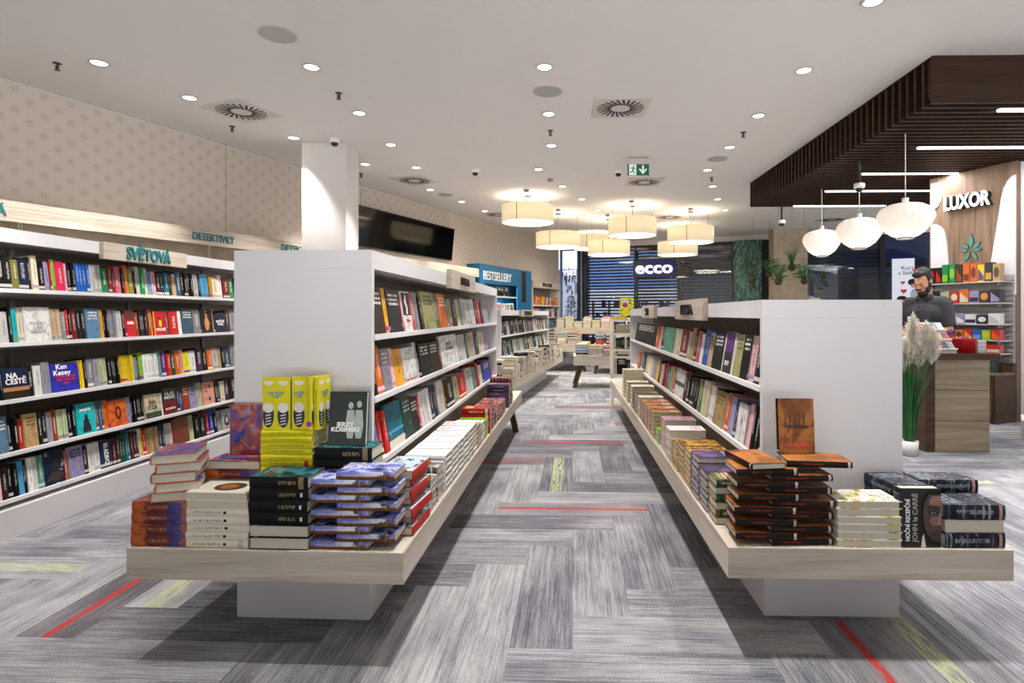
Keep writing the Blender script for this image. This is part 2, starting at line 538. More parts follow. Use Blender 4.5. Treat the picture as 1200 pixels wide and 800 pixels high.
J['floral'] = jacket('white_floral_jacket', '#c9c7a2', '#7a8c4a', front=[(0.3, '#e4e2dc'), (0.52, '#e8e6e0'), (0.56, '#c4cf5a'), (0.61, '#d98a4a'), (0.67, '#6a9a6c')], fscale=5, fdist=0.4, same=True, lettering=0.5)
J['redspine'] = jacket('red_spined_grey_jacket', '#b3221c', '#7a1410', front=[(0.35, '#17191d'), (0.43, '#8d9398'), (0.5, '#d4d9dc'), (0.57, '#7fb4c4'), (0.64, '#d9d9d6')], fscale=7, titled=False, lettering=0.3)
J['white'] = jacket('white_printed_jacket', '#d9d8d6', '#8d99b0', front=[(0.3, '#dddcda'), (0.72, '#e6e5e3')], ftext='#9fb1c6', lettering=0.6)
J['whitered'] = jacket('white_and_red_jacket', '#d2c6c2', '#b3261e', front=[(0.3, '#dddcda'), (0.72, '#e6e5e3')], ftext='#b3302a', lettering=0.7, band=[(0.0, 0.12, '#b3221c')])
J['greyphoto'] = jacket('grey_photo_jacket', '#4a4444', '#d63f86', front=[(0.35, '#3a3636'), (0.48, '#8d8682'), (0.6, '#d9d4d0'), (0.7, '#6b6462')], fscale=6, ftext='#d63f86', same=True, lettering=0.4)
J['purple'] = jacket('purple_dusk_jacket', '#3c3440', '#c9c4cc', front=[(0.35, '#2c2a2e'), (0.5, '#4d3f5c'), (0.62, '#7d5f96'), (0.72, '#a88fb4')], fscale=2.5, ftext='#cfc9d2', lettering=0.5, same=True)
J['forest'] = jacket('dark_green_jacket', '#2b3a24', '#c9b48a', front=[(0.35, '#1c2c1c'), (0.5, '#3d5234'), (0.6, '#8a5a34'), (0.72, '#c9b98c')], fscale=6, same=True)
J['gold'] = jacket('gold_and_brown_jacket', '#8a6a2c', '#3a2814', front=[(0.35, '#3a2416'), (0.48, '#8d5f24'), (0.58, '#c9a24a'), (0.7, '#6a2c1c')], fscale=5, same=True)
J['rust'] = jacket('brown_striped_jacket', '#6d4a34', '#d9cdb8', front=[(0.35, '#3d2a22'), (0.48, '#8a5a3c'), (0.58, '#c98a5a'), (0.7, '#4a4440')], fscale=5, same=True)
J['oat'] = jacket('oatmeal_jacket', '#c4b99c', '#5a4e40', front=[(0.3, '#cfc6ae'), (0.7, '#ddd6c4')], lettering=0.5)
J['sunset'] = jacket('dark_jacket_with_orange', '#2a2430', '#e07a3a', front=[(0.38, '#1e1a26'), (0.5, '#4d3f5a'), (0.6, '#d96a2c'), (0.72, '#e8e2da')], fscale=5, same=True)

COLS = {  # everyday colour word : srgb
 'black': '#08080a', 'charcoal': '#18181b', 'grey': '#85828a', 'light grey': '#b6b3b0', 'white': '#d8d5d0', 'cream': '#cfc4a8', 'beige': '#b8a182', 'tan': '#a98a5c', 'brown': '#4a3020',
 'dark brown': '#2c1e18', 'rust': '#8f3a1c', 'red': '#bb1f18', 'dark red': '#6d1a18', 'maroon': '#4a1a20', 'pink': '#cfa0a8', 'hot pink': '#c4214f', 'rose': '#b85566', 'salmon': '#c98a78',
 'orange': '#c85f16', 'amber': '#c98f1c', 'yellow': '#d6b414', 'bright yellow': '#dbd51c', 'olive': '#7c7434', 'khaki': '#8f8858', 'lime green': '#7db82c', 'green': '#1f7a40', 'dark green': '#1c3c2c',
 'pale green': '#a8b48a', 'teal': '#146d78', 'turquoise': '#14a3a8', 'sky blue': '#4f9bc4', 'blue': '#1c56a8', 'royal blue': '#2c2fa0', 'navy': '#18243f', 'slate blue': '#3c5468', 'steel blue': '#5a7d9a',
 'lilac': '#8f86a8', 'purple': '#5c2c74', 'plum': '#35203a', 'mint': '#5a9080',
}

def book_geo(L, Wd, T):
    """closed book lying flat: x along the spine (+-L/2), y from spine (0) to fore-edge, z up"""
    c = min(0.0028, T * 0.14)
    r = min(0.004, T * 0.2)
    outer = [(Wd, 0), (r, 0), (0.0015, T * 0.2), (0, T * 0.5), (0.0015, T * 0.8), (r, T), (Wd, T)]
    inner = [(Wd, c), (r + c, c), (r + c, T * 0.3), (r + c, T * 0.5), (r + c, T * 0.7), (r + c, T - c), (Wd, T - c)]
    n = len(outer)
    v, f, board = [], [], []
    for x in (-L / 2, L / 2):
        v += [(x, y, z) for y, z in outer] + [(x, y, z) for y, z in inner]
    o = 2 * n
    for i in range(n - 1):
        f += [(i + 1, i, o + i, o + i + 1), (n + i, n + i + 1, o + n + i + 1, o + n + i), (i, i + 1, n + i + 1, n + i), (o + i + 1, o + i, o + n + i, o + n + i + 1)]
        board += [1 if i in (0, n - 2) else 0, 0, 0, 0]
    f += [(0, n, o + n, o), (n - 1, o + n - 1, o + 2 * n - 1, 2 * n - 1)]
    board += [0, 0]
    pages = MB().box(-L / 2 + 0.003, L / 2 - 0.003, r + c, Wd - 0.003, c, T - c)
    return v, f, board, pages.v, pages.f

def cover_mesh(name, v, f, board, gen, tint, rnd, mats, mi=None):
    me = bpy.data.meshes.new(name)
    me.from_pydata([tuple(p) for p in v], [], f)
    for m in mats:
        me.materials.append(m)
    if mi is not None:
        me.polygons.foreach_set('material_index', mi)
    ga = me.attributes.new('gen', 'FLOAT_VECTOR', 'POINT')
    ga.data.foreach_set('vector', [q for p in gen for q in p])
    ra = me.attributes.new('rnd', 'FLOAT', 'POINT')
    ra.data.foreach_set('value', rnd)
    ca = me.attributes.new('tint', 'FLOAT_COLOR', 'CORNER')
    cols = []
    for poly, tc, b in zip(f, tint, board):
        cols += [tc[0], tc[1], tc[2], float(b)] * len(poly)
    ca.data.foreach_set('color', cols)
    me.update()
    return me

NBOOK = [0]
# running numbers of the 300 books that show largest (first, last); the rest go into one object
SHOWN = [(0, 3), (5, 7), (9, 10), (13, 14), (17, 17), (22, 23), (28, 29), (31, 32), (35, 35), (38, 38), (41, 41), (48, 48), (50, 50), (52, 52), (56, 60), (63, 64), (67,
         70), (77, 77), (79, 79), (86, 86), (88, 88), (90, 92), (94, 94), (96, 96), (99, 104), (107, 110), (112, 112), (115, 115), (119, 119), (122, 123), (126, 126),
         (128, 131), (133, 135), (137, 138), (142, 156), (161, 163), (169, 169), (171, 171), (174, 177), (180, 182), (184, 187), (189, 193), (195, 201), (212, 212), (214,
         214), (220, 223), (225, 225), (228, 228), (230, 232), (234, 234), (237, 239), (241, 241), (244, 244), (247, 248), (253, 253), (255, 256), (258, 263), (265, 265),
         (267, 267), (270, 270), (273, 273), (277, 281), (283, 284), (286, 289), (291, 296), (299, 299), (301, 301), (305, 305), (308, 308), (310, 310), (312, 312), (314,
         316), (318, 318), (320, 323), (338, 338), (340, 340), (342, 343), (348, 350), (352, 357), (360, 361), (364, 372), (378, 403), (415, 420), (426, 434), (436, 440),
         (450, 450), (456, 456), (462, 462), (468, 468), (474, 474), (480, 480), (486, 486), (504, 504), (530, 530), (536, 561), (565, 565), (569, 575), (581, 581), (587,
         588), (594, 594), (600, 600), (609, 609), (613, 613), (622, 622), (628, 628), (646, 646), (658, 658), (673, 673)]
HEAPED = set(range(674)) - {i for a, b in SHOWN for i in range(a, b + 1)}            # running numbers of the books past the 300 that show largest: they go into one object
HEAP = {'v': [], 'f': [], 'b': [], 'g': [], 't': [], 'r': [], 'm': []}
HEAP_MATS = []
def heap_book(Mw, L, Wd, T, tint, rnd, jk):
    v, f, board, pv, pf = book_geo(L, Wd, T)
    H = HEAP
    for vv, ff, bb, mat in ((v, f, board, J[jk]), (pv, pf, [0] * len(pf), M_['paper'])):
        if mat not in HEAP_MATS:
            HEAP_MATS.append(mat)
        o = len(H['v'])
        H['v'] += [Mw @ Vector(p) for p in vv]
        H['f'] += [tuple(o + i for i in q) for q in ff]
        H['b'] += bb
        H['g'] += [((p[0] + L / 2) / L, p[1] / Wd, p[2] / T) for p in vv]
        H['r'] += [rnd] * len(vv)
        H['t'] += [tint] * len(ff)
        H['m'] += [HEAP_MATS.index(mat)] * len(ff)
def book(Mw, L, Wd, T, colour, jk='plain', label='', group=None, name='book', pages=True):
    i = NBOOK[0]
    NBOOK[0] += 1
    c = lin(COLS.get(colour, colour) if not colour.startswith('#') else colour)
    k = random.uniform(0.85, 1.15)
    rnd = random.random()
    tint = (min(1, c[0] * k), min(1, c[1] * k), min(1, c[2] * k))
    if i in HEAPED:
        heap_book(Mw, L, Wd, T, tint, rnd, jk)
        return None
    v, f, board, pv, pf = book_geo(L, Wd, T)
    gen = [((p[0] + L / 2) / L, p[1] / Wd, p[2] / T) for p in v]
    o = bpy.data.objects.new(name, cover_mesh('book', v, f, board, gen, [tint] * len(f), [rnd] * len(v), [J[jk]]))
    COL.objects.link(o)
    o.matrix_world = Mw
    tag(o, label, 'book', group)
    p = bpy.data.objects.new('page_block', MB().add(pv, pf).mesh('page_block', M_['paper']))
    COL.objects.link(p)
    p.parent = o
    return o

def lying(F, cx, cy, z, rot, L, Wd):
    """matrix of a lying book whose footprint centre is (cx, cy); rot 0 = spine to the front, 180 back, -90 left, 90 right"""
    return F @ Matrix.Translation((cx, cy, z)) @ Matrix.Rotation(R(rot), 4, 'Z') @ Matrix.Translation((0, -Wd / 2, 0))

UPRIGHT = Matrix(((0, 0, 1, 0), (0, 1, 0, 0), (-1, 0, 0, 0), (0, 0, 0, 1)))     # spine-out: x down, y in, z to the right
FACEOUT = Matrix(((0, 1, 0, 0), (0, 0, -1, 0), (-1, 0, 0, 0), (0, 0, 0, 1)))     # cover to the viewer: x down, y to the right, z out

def upright(F, x, y, z, L):          # x = left edge of the spine, y = spine plane
    return F @ Matrix.Translation((x, y, z + L / 2)) @ UPRIGHT
def faceout(F, x, y, z, L, T):       # x = left edge of the cover, y = cover plane
    return F @ Matrix.Translation((x, y + T, z + L / 2)) @ FACEOUT

# ------------------------------------------------------------------ frames of the place
LW = frame(-5.27, 5.55, -67.5)          # left wall: x along it away from the camera, y into it
BW = frame(0.28, 18.94, 22.5)           # glazed shop front at the far end
WB = frame(-3.152, 3.323, -86.35)       # long white bookcase on the left
LG = frame(-1.072, 2.1665, 2.7)         # left display island
RG = frame(1.2025, 2.1825, 1.4)         # right display island
MG = frame(-1.02, 7.66, 9.0)            # third island farther back
CN = frame(3.355, 5.094, 1.2)           # slatted canopy
KW = frame(5.21, 7.94, 66.6)            # kiosk back wall: x towards the camera, y into the wall

# ------------------------------------------------------------------ the setting
def make_floor():
    w, rot = 0.25, R(-2.2)
    cr, sr = math.cos(rot), math.sin(rot)
    ox, oy = -0.355, 3.77          # near left corner of the red-striped plank in the middle of the aisle
    def cell(x, y):
        x, y = x - ox, y - oy
        return math.floor((x * cr + y * sr) / w), math.floor((-x * sr + y * cr) / w)
    def plank_of(i, j):
        t = (i - j) % 8
        if t < 4:
            return ('H', i - t, j)
        return ('V', i, j - ((j - i - 1) % 8))
    accents = {}
    # planks with an accent yarn: where they show in the photo, how they lie, 1 = red and 0.5 = yellow
    for px, py, lie, kind in [(672, 595, 'H', 1), (672, 517, 'H', 1), (30, 638, 'H', 1), (200, 745, 'V', 1), (850, 745, 'V', 1), (606, 555, 'H', 1), (655, 470, 'H', 1), (750, 492, 'H', 1), (510, 757, 'H', .5), (15, 708, 'H', .5),
                         (1080, 562, 'H', .5), (648, 545, 'V', .5), (612, 480, 'V', .5), (1110, 760, 'V', .5), (665, 448, 'V', .5), (1185, 505, 'H', .5), (640, 432, 'H', 1), (240, 650, 'V', .5)]:
        d = FPX * EYE / (py - PPY)
        tx, ty = (px - PPX) / FPX * d - ox, d - oy
        tx, ty = (tx * cr + ty * sr) / w, (-tx * sr + ty * cr) / w
        best = None
        for i in range(math.floor(tx) - 5, math.floor(tx) + 6):
            for j in range(math.floor(ty) - 5, math.floor(ty) + 6):
                pl = plank_of(i, j)
                if pl[0] != lie:
                    continue
                cx, cy = (pl[1] + 2, pl[2] + 0.5) if lie == 'H' else (pl[1] + 0.5, pl[2] + 2)
                e = (cx - tx) ** 2 + (cy - ty) ** 2
                if best is None or e < best[0]:
                    best = (e, pl)
        accents[best[1]] = kind
    rnd = random.Random(3)
    done, verts, faces, uvs, cols = set(), [], [], [], []
    for i in range(-60, 60):
        for j in range(-40, 100):
            p = plank_of(i, j)
            if p in done:
                continue
            done.add(p)
            k, a, b = p
            x0, y0 = a * w, b * w
            lx, ly = (4 * w, w) if k == 'H' else (w, 4 * w)
            pts = [(x0, y0), (x0 + lx, y0), (x0 + lx, y0 + ly), (x0, y0 + ly)]
            pts = [(ox + x * cr - y * sr, oy + x * sr + y * cr) for x, y in pts]
            if min(q[1] for q in pts) > 21 or max(q[1] for q in pts) < -1.0 or max(q[0] for q in pts) < -9 or min(q[0] for q in pts) > 11.5:
                continue
            o = len(verts)
            verts += [(x, y, 0) for x, y in pts]
            faces.append((o, o + 1, o + 2, o + 3))
            uvs += [(0, 0), (1, 0), (1, w), (0, w)] if k == 'H' else [(0, w), (0, 0), (1, 0), (1, w)]
            acc = accents.get(p, 0)
            if acc == 0 and rnd.random() < 0.0:
                acc = rnd.choice((0.5, 1.0))
            c = (acc, rnd.random(), rnd.random(), 1)
            cols += [c] * 4
    me = bpy.data.meshes.new('floor')
    me.from_pydata(verts, [], faces)
    uv = me.uv_layers.new(name='UVMap')
    for l, q in zip(uv.data, uvs):
        l.uv = q
    ca = me.color_attributes.new('plank', 'FLOAT_COLOR', 'CORNER')
    for l, q in zip(ca.data, cols):
        l.color = q
    me.materials.append(M_['carpet'])
    o = bpy.data.objects.new('floor', me)
    COL.objects.link(o)
    tag(o, kind='structure')
make_floor()

tag(MB().prism([(-7.98, -1.1), (11, -1.1), (11, 14.5), (0.28, 18.94)], CEIL, CEIL + 0.12).build('ceiling', M_['plaster']), kind='structure')
# left wall with its faint panel joint
tag(MB().box(-9.0, 14.49, 0, 0.15, 0, CEIL).build('wall_left', M_['wallpaper'], M=LW), kind='structure')
# square plastered column
_c = frame(-3.29, 7.68, 0)
tag(MB().box(0, 0.585, 0, 0.5, 0, CEIL).build('wall_column', M_['white_paint'], M=_c), kind='structure')

# far glazed front: header, mullions, stone and marble piers, panes
def bw_t(px):
    k = (px - PPX) / FPX
    return (18.94 * k - 0.28) / (0.924 + 0.383 * k)
M_['mullion'] = plain('dark_mullion', '#1a1c22', 0.4)
M_['glass'] = None
def glass():
    t = NT('shop_front_glass')
    g = t.n('ShaderNodeBsdfGlossy'); g.inputs['Roughness'].default_value = 0.02
    tr = t.n('ShaderNodeBsdfTransparent'); tr.inputs[0].default_value = (0.93, 0.96, 0.98, 1)
    fr = t.n('ShaderNodeFresnel'); fr.inputs[0].default_value = 1.45
    mx = t.n('ShaderNodeMixShader')
    t.put(mx.inputs[0], fr.outputs[0])
    t.t.links.new(tr.outputs[0], mx.inputs[1]); t.t.links.new(g.outputs[0], mx.inputs[2])
    t.t.links.new(mx.outputs[0], t.out.inputs[0])
    return t.m
M_['glass'] = glass()
hd = MB().box(-0.1, 11.6, 0, 0.2, 3.42, CEIL)
tag(hd.build('wall_far', M_['white_paint'], M=BW), kind='structure')
tA, tB, tC, tD = bw_t(682), bw_t(744), bw_t(795), bw_t(860)
tE, tF, tG, tH = bw_t(893), bw_t(943), bw_t(1035), bw_t(1180)
wn = 0
for a, b in ((0.02, tA), (tA, tD), (tF, tG), (tG, tH)):
    wn += 1
    f = MB()
    for x in (a, b - 0.06):
        f.box(x, x + 0.06, 0.02, 0.12, 0, 3.42)
    f.box(a + 0.06, b - 0.06, 0.02, 0.12, 0, 0.08).box(a + 0.06, b - 0.06, 0.02, 0.12, 3.36, 3.42)
    wf = tag(f.build('window_%d' % wn, M_['mullion'] if wn > 1 else plain('pale_blue_mullion', '#7d94b4', 0.4), M=BW), kind='structure')
    MB().box(a + 0.06, b - 0.06, 0.06, 0.07, 0.08, 3.36).build('pane', M_['glass'], wf)
tag(MB().box(tD, tE, -0.12, 0.2, 0, 3.42).build('wall_marble_pier', M_['marble'], M=BW), kind='structure')
tag(MB().box(tE, bw_t(905) + 0.1, 0.0, 0.2, 0, 3.42).build('wall_dark_pier', M_['black'], M=BW), kind='structure')
_c = frame(5.93, 15.4, 6)
tag(MB().box(0, 0.86, 0, 0.5, 0, CEIL).build('wall_stone_column', M_['stone'], M=_c), kind='structure')

# the mall beyond the glass: tiled floor, far wall and the lit shop fronts across the way
M_['mall_floor'] = plain('mall_floor_tile', '#8a8f9c', 0.25)
M_['mall_glow'] = glow('lit_shop_ceiling', '#cfdcff', 2.2)
M_['mall_blue'] = glow('lit_blue_shop_wall', '#7fa0e8', 0.75)
M_['mall_pale'] = glow('lit_pale_shop_wall', '#c9cde6', 0.95)
M_['mall_dim'] = glow('dim_blue_shop_wall', '#5a6ab0', 0.12)
M_['mall_navy'] = plain('navy_fascia', '#0d1230', 0.4)
tag(MB().box(-6, 13, 0.2, 7, -0.1, -0.0).build('floor_mall', M_['mall_floor'], M=BW), kind='structure')
tag(MB().box(-6, 13, 6.6, 7, 0, 4.4).build('wall_mall', M_['mall_navy'], M=BW), kind='structure')
tag(MB().box(-6, 13, 0.25, 7, 4.4, 4.5).build('ceiling_mall', M_['white_paint'], M=BW), kind='structure')

def storefront(x0, x1, label, bands, name='storefront'):
    """lit shop window across the mall: frame, glowing backs, shelves and stock silhouettes"""
    t = thing(name, label, 'shop front', BW @ Matrix.Translation(((x0 + x1) / 2, 5.6, 0)))
    w = (x1 - x0) / 2
    f = MB().box(-w, -w + 0.1, 0, 0.9, 0, 4.35).box(w - 0.1, w, 0, 0.9, 0, 4.35).box(-w + 0.1, w - 0.1, 0, 0.9, 4.2, 4.35).box(-w + 0.1, w - 0.1, 0, 0.9, 0, 0.25)
    f.build('window_frame', M_['mullion'], t)
    for z0, z1, m in bands:
        MB().box(-w + 0.1, w - 0.1, 0.8, 0.85, z0, z1).build('lit_panel', m, t)
    return t
st = storefront(-5.0, -1.3, 'lit grey-white shop front across the mall with violet-white letters', [(0.25, 1.0, M_['mall_navy']), (1.0, 3.3, M_['mall_pale']), (3.3, 4.2, M_['mall_glow'])])
letters('sign_letters', 'YSKI', 0.3, glow('violet_neon', '#d9c4ff', 3.0), st, Matrix.Translation((1.16, 0.6, 3.1)), 0.04, 0.004, width=0.62)
fl = MB()
rr = random.Random(5)
for k in range(70):
    x = rr.uniform(0.6, 1.7); z = rr.uniform(2.1, 3.0)
    fl.box(x, x + 0.025, 0.7, 0.74, z, z + rr.uniform(0.08, 0.4))
fl.build('window_display', plain('dark_branch_display', '#39404e', 0.6), st)
st2 = storefront(-1.2, 3.0, 'blue lit shop front across the mall seen behind the black shutter slats', [(0.25, 1.1, M_['mall_pale']), (1.1, 2.4, M_['mall_pale']), (2.4, 4.2, M_['mall_blue'])])
sh = MB()
for k in range(5):
    sh.box(-1.8 + k * 0.72, -1.75 + k * 0.72, 0.5, 0.7, 0.25, 1.9)
for z in (0.7, 1.15, 1.6):
    sh.box(-1.8, 1.5, 0.5, 0.75, z, z + 0.03)
for k in range(40):
    x = rr.uniform(-1.75, 1.4); z = rr.choice((0.73, 1.18, 1.63))
    sh.box(x, x + 0.14, 0.5, 0.7, z, z + rr.uniform(0.08, 0.28), mi=rr.choice((0, 1, 2)))
sh.build('stock', [plain('dark_stock', '#23262e', 0.5), plain('warm_stock', '#b98a4a', 0.5), plain('teal_stock', '#2e6670', 0.5)], st2)
storefront(3.1, 12.6, 'dark navy shop front across the mall behind the right-hand shutters', [(0.25, 2.6, M_['mall_navy']), (2.6, 4.2, M_['mall_dim'])])

# roller shutters: black slats hung just outside the panes
M_['slat'] = plain('black_shutter_slat', '#0b0c10', 0.35)
M_['slat_navy'] = plain('navy_shutter_slat', '#1a2038', 0.3)
def shutter(a, b, z0, z1, label, m, pitch=0.098, hgt=0.052):
    t = thing('roller_shutter', label, 'shutter', BW @ Matrix.Translation((a, 0.2, 0)), 'slatted shutters along the far shop front')
    s = MB()
    z = z0
    while z + hgt < z1:
        s.box(0.05, b - a - 0.05, 0, 0.03, z, z + hgt)
        z += pitch
    s.build('slats', m, t)
    MB().box(0, 0.05, -0.02, 0.05, 0, z1).box(b - a - 0.05, b - a, -0.02, 0.05, 0, z1).build('guide_rail', M_['mullion'], t)
    MB().box(0.05, b - a - 0.05, -0.03, 0.09, z1 - 0.04, z1 + 0.1).build('shutter_box', M_['mullion'], t)
    return t
shutter(tA + 0.06, tB - 0.02, 0.02, 3.3, 'black slatted shutter beside the pale corner window, lit shop behind', M_['slat'])
s2 = shutter(tB, tC - 0.02, 0.02, 3.3, 'black slatted shutter behind the glowing four-letter shoe shop sign', M_['slat'], 0.098, 0.07)
shutter(tC, tD - 0.06, 0.02, 3.3, 'black slatted shutter next to the green marble pier', M_['slat'], 0.098, 0.066)
shutter(tF, tG - 0.05, 0.02, 3.3, 'dark navy slatted shutter to the right of the stone column', M_['slat_navy'], 0.11, 0.088)
shutter(tG + 0.02, tH - 0.06, 0.02, 2.6, 'dark navy slatted shutter behind the white heart poster', M_['slat_navy'], 0.11, 0.085)
# shoe shop sign
sg = thing('shop_sign', 'dark blue box sign with glowing white letters ecco in front of the shutter', 'sign', BW @ Matrix.Translation(((tB + tC) / 2 - 0.05, -0.09, 0)))
w2 = (tC - tB) / 2
MB().box(-w2 + 0.02, w2 - 0.02, 0, 0.1, 2.42, 2.95).build('sign_box', plain('deep_blue_sign_box', '#10163e', 0.4, emit='#2a3a9a', estr=0.06), sg)
letters('letters', 'ecco', 0.5, glow('white_neon', '#f4efff', 4.0), sg, Matrix.Translation((0.0, -0.03, 2.70)), 0.05, 0.006, width=1.12)
MB().box(-w2 + 0.06, -w2 + 0.1, 0.05, 0.1, 2.95, 3.42).box(w2 - 0.1, w2 - 0.06, 0.05, 0.1, 2.95, 3.42).build('hanger', M_['mullion'], sg)

# heart poster in the right-hand window
po = thing('poster', 'white lit poster with red hearts and cartoon figures behind the shopkeeper', 'poster', BW @ Matrix.Translation((bw_t(1045), -0.10, 0)))
pw = bw_t(1071) - bw_t(1045)
MB().box(0, pw, 0, 0.04, 0.9, 2.75).build('poster_panel', plain('white_poster', '#dfe4ee', 0.4, emit='#dfe6f6', estr=0.45), po)
HEART = plain('heart_red', '#c92334', 0.4, emit='#c92334', estr=0.3)
for cx, cz, s in ((0.24, 2.12, 0.055), (0.26, 1.9, 0.075), (0.52, 2.42, 0.06)):
    pts = []
    for k in range(28):
        a = 2 * PI * k / 28
        pts.append((cx + s * 0.06 * 16 * math.sin(a) ** 3, cz + s * 0.06 * (13 * math.cos(a) - 5 * math.cos(2 * a) - 2 * math.cos(3 * a) - math.cos(4 * a))))
    MB().add([(x, -0.006, z) for x, z in pts] + [(x, 0, z) for x, z in pts], [tuple(reversed(range(28)))] + [(i, (i + 1) % 28, 28 + (i + 1) % 28, 28 + i) for i in range(28)]).build('red_heart', HEART, po)
fg = MB()
for cx, cz, rx, rz, mi in ((0.50, 2.07, 0.1, 0.09, 1), (0.47, 2.13, 0.12, 0.09, 0), (0.58, 1.8, 0.17, 0.2, 2), (0.62, 1.55, 0.14, 0.2, 0), (0.24, 1.62, 0.11, 0.1, 1), (0.22, 1.70, 0.12, 0.08, 0), (0.25, 1.48, 0.17, 0.12, 3)):
    fg.ball((cx, -0.004, cz), (rx, 0.004, rz), 16, mi)
fg.build('cartoon_figures', [plain('figure_black', '#14161a', 0.5), plain('figure_skin', '#e6b79a', 0.5), plain('figure_white', '#e2e6e4', 0.5), plain('figure_blue', '#88b4d8', 0.5)], po)
letters('poster_letters', 'Kurzy\ns láskou', 0.15, M_['black'], po, Matrix.Translation((0.38, -0.004, 2.44)), 0.003)
MB().box(0.1, 0.14, 0, 0.04, 0, 0.9).box(pw - 0.14, pw - 0.1, 0, 0.04, 0, 0.9).build('stand', M_['grey_metal'], po)

# right-hand partition beside the kiosk
tag(MB().box(0, 2.2, 0, 0.12, 0, 3.15).build('wall_right', M_['white_paint'], M=frame(5.67, 7.03, 0)), kind='structure')

# ------------------------------------------------------------------ lights and fittings on the ceiling
M_['ring'] = plain('white_trim_ring', '#b9b4ae', 0.3)
M_['cavity'] = plain('downlight_reflector', '#8f8b86', 0.2, 0.6)
_dl = {}
def downlight(x, y, label, group, power=None, tilt=(0, 0)):
    t = thing('downlight', label, 'downlight', Matrix.Translation((x, y, CEIL)), group)
    if 'ring' not in _dl:
        _dl['ring'] = MB().lathe([(0.062, -0.001), (0.082, -0.001), (0.085, -0.008), (0.078, -0.013), (0.064, -0.010), (0.062, -0.001)], 28, cap=False).mesh('trim_ring', M_['ring'])
        _dl['lens'] = MB().cyl(0.0625, -0.007, -0.001, 24).mesh('lens', M_['lamp_lens'])
    for nm in ('trim_ring', 'lens'):
        o = bpy.data.objects.new(nm, _dl[nm.split('_')[-1]])
        COL.objects.link(o); o.parent = t
    ld = bpy.data.lights.new('bulb', 'SPOT')
    ld.energy = SPOT_W if power is None else power
    ld.spot_size = R(70); ld.spot_blend = 0.6; ld.shadow_soft_size = 0.04
    ld.color = (1.0, 0.97, 0.945)
    lo = bpy.data.objects.new('bulb', ld)
    COL.objects.link(lo); lo.parent = t
    lo.location = (0, 0, -0.03)
    lo.rotation_euler = (R(tilt[0]), R(tilt[1]), 0)

def on_ceiling(px, py, h=CEIL):
    d = FPX * (h - EYE) / (PPY - py)
    return (px - PPX) / FPX * d, d
rows = {
 'along the left wall': ([(116, 73), (222, 114), (344, 161), (428, 192)], [(0, 10), (0, 13), (0, 0), (0, 14)]),
 'over the left island': ([(365, 78), (421, 132), (458, 169), (488, 196), (504, 222), (541, 236), (568, 247)], [(0, 18), (0, 16), (0, 0)]),
 'over the middle aisle': ([(638, 78), (643, 133), (646, 170), (631, 198), (659, 218), (682, 233), (700, 246)], []),
 'over the right island': ([(942, 82), (889, 135), (855, 172), (829, 199), (835, 218), (841, 233), (850, 246)], []),
}
for where, (pts, tilts) in rows.items():
    for i, (px, py) in enumerate(pts):
        x, y = on_ceiling(px, py)
        downlight(x, y, ('nearest' if i == 0 else ORD[i] + ' nearest') + ' recessed round downlight in the row ' + where, 'recessed ceiling downlights', tilt=tilts[i] if i < len(tilts) else (0, 0))
# nearer downlights, all but one unseen and added to light shelves and floor (one shows at the top edge of the photo)
x, y = on_ceiling(1023, 1)
downlight(x, y, 'recessed round downlight at the top edge of the photo', 'recessed ceiling downlights')
for i, (x, y) in enumerate([(0.0, 3.5), (0.0, 2.15), (-2.15, 2.4), (-2.2, 3.75), (1.55, 2.25), (2.4, 3.6), (3.6, 2.4), (4.7, 3.3)]):
    downlight(x, y, 'added recessed downlight, unseen above the frame, towards the photographer', 'added downlights nearer the photographer', tilt=(0, 18) if -3 < x < -2 else (0, 0))

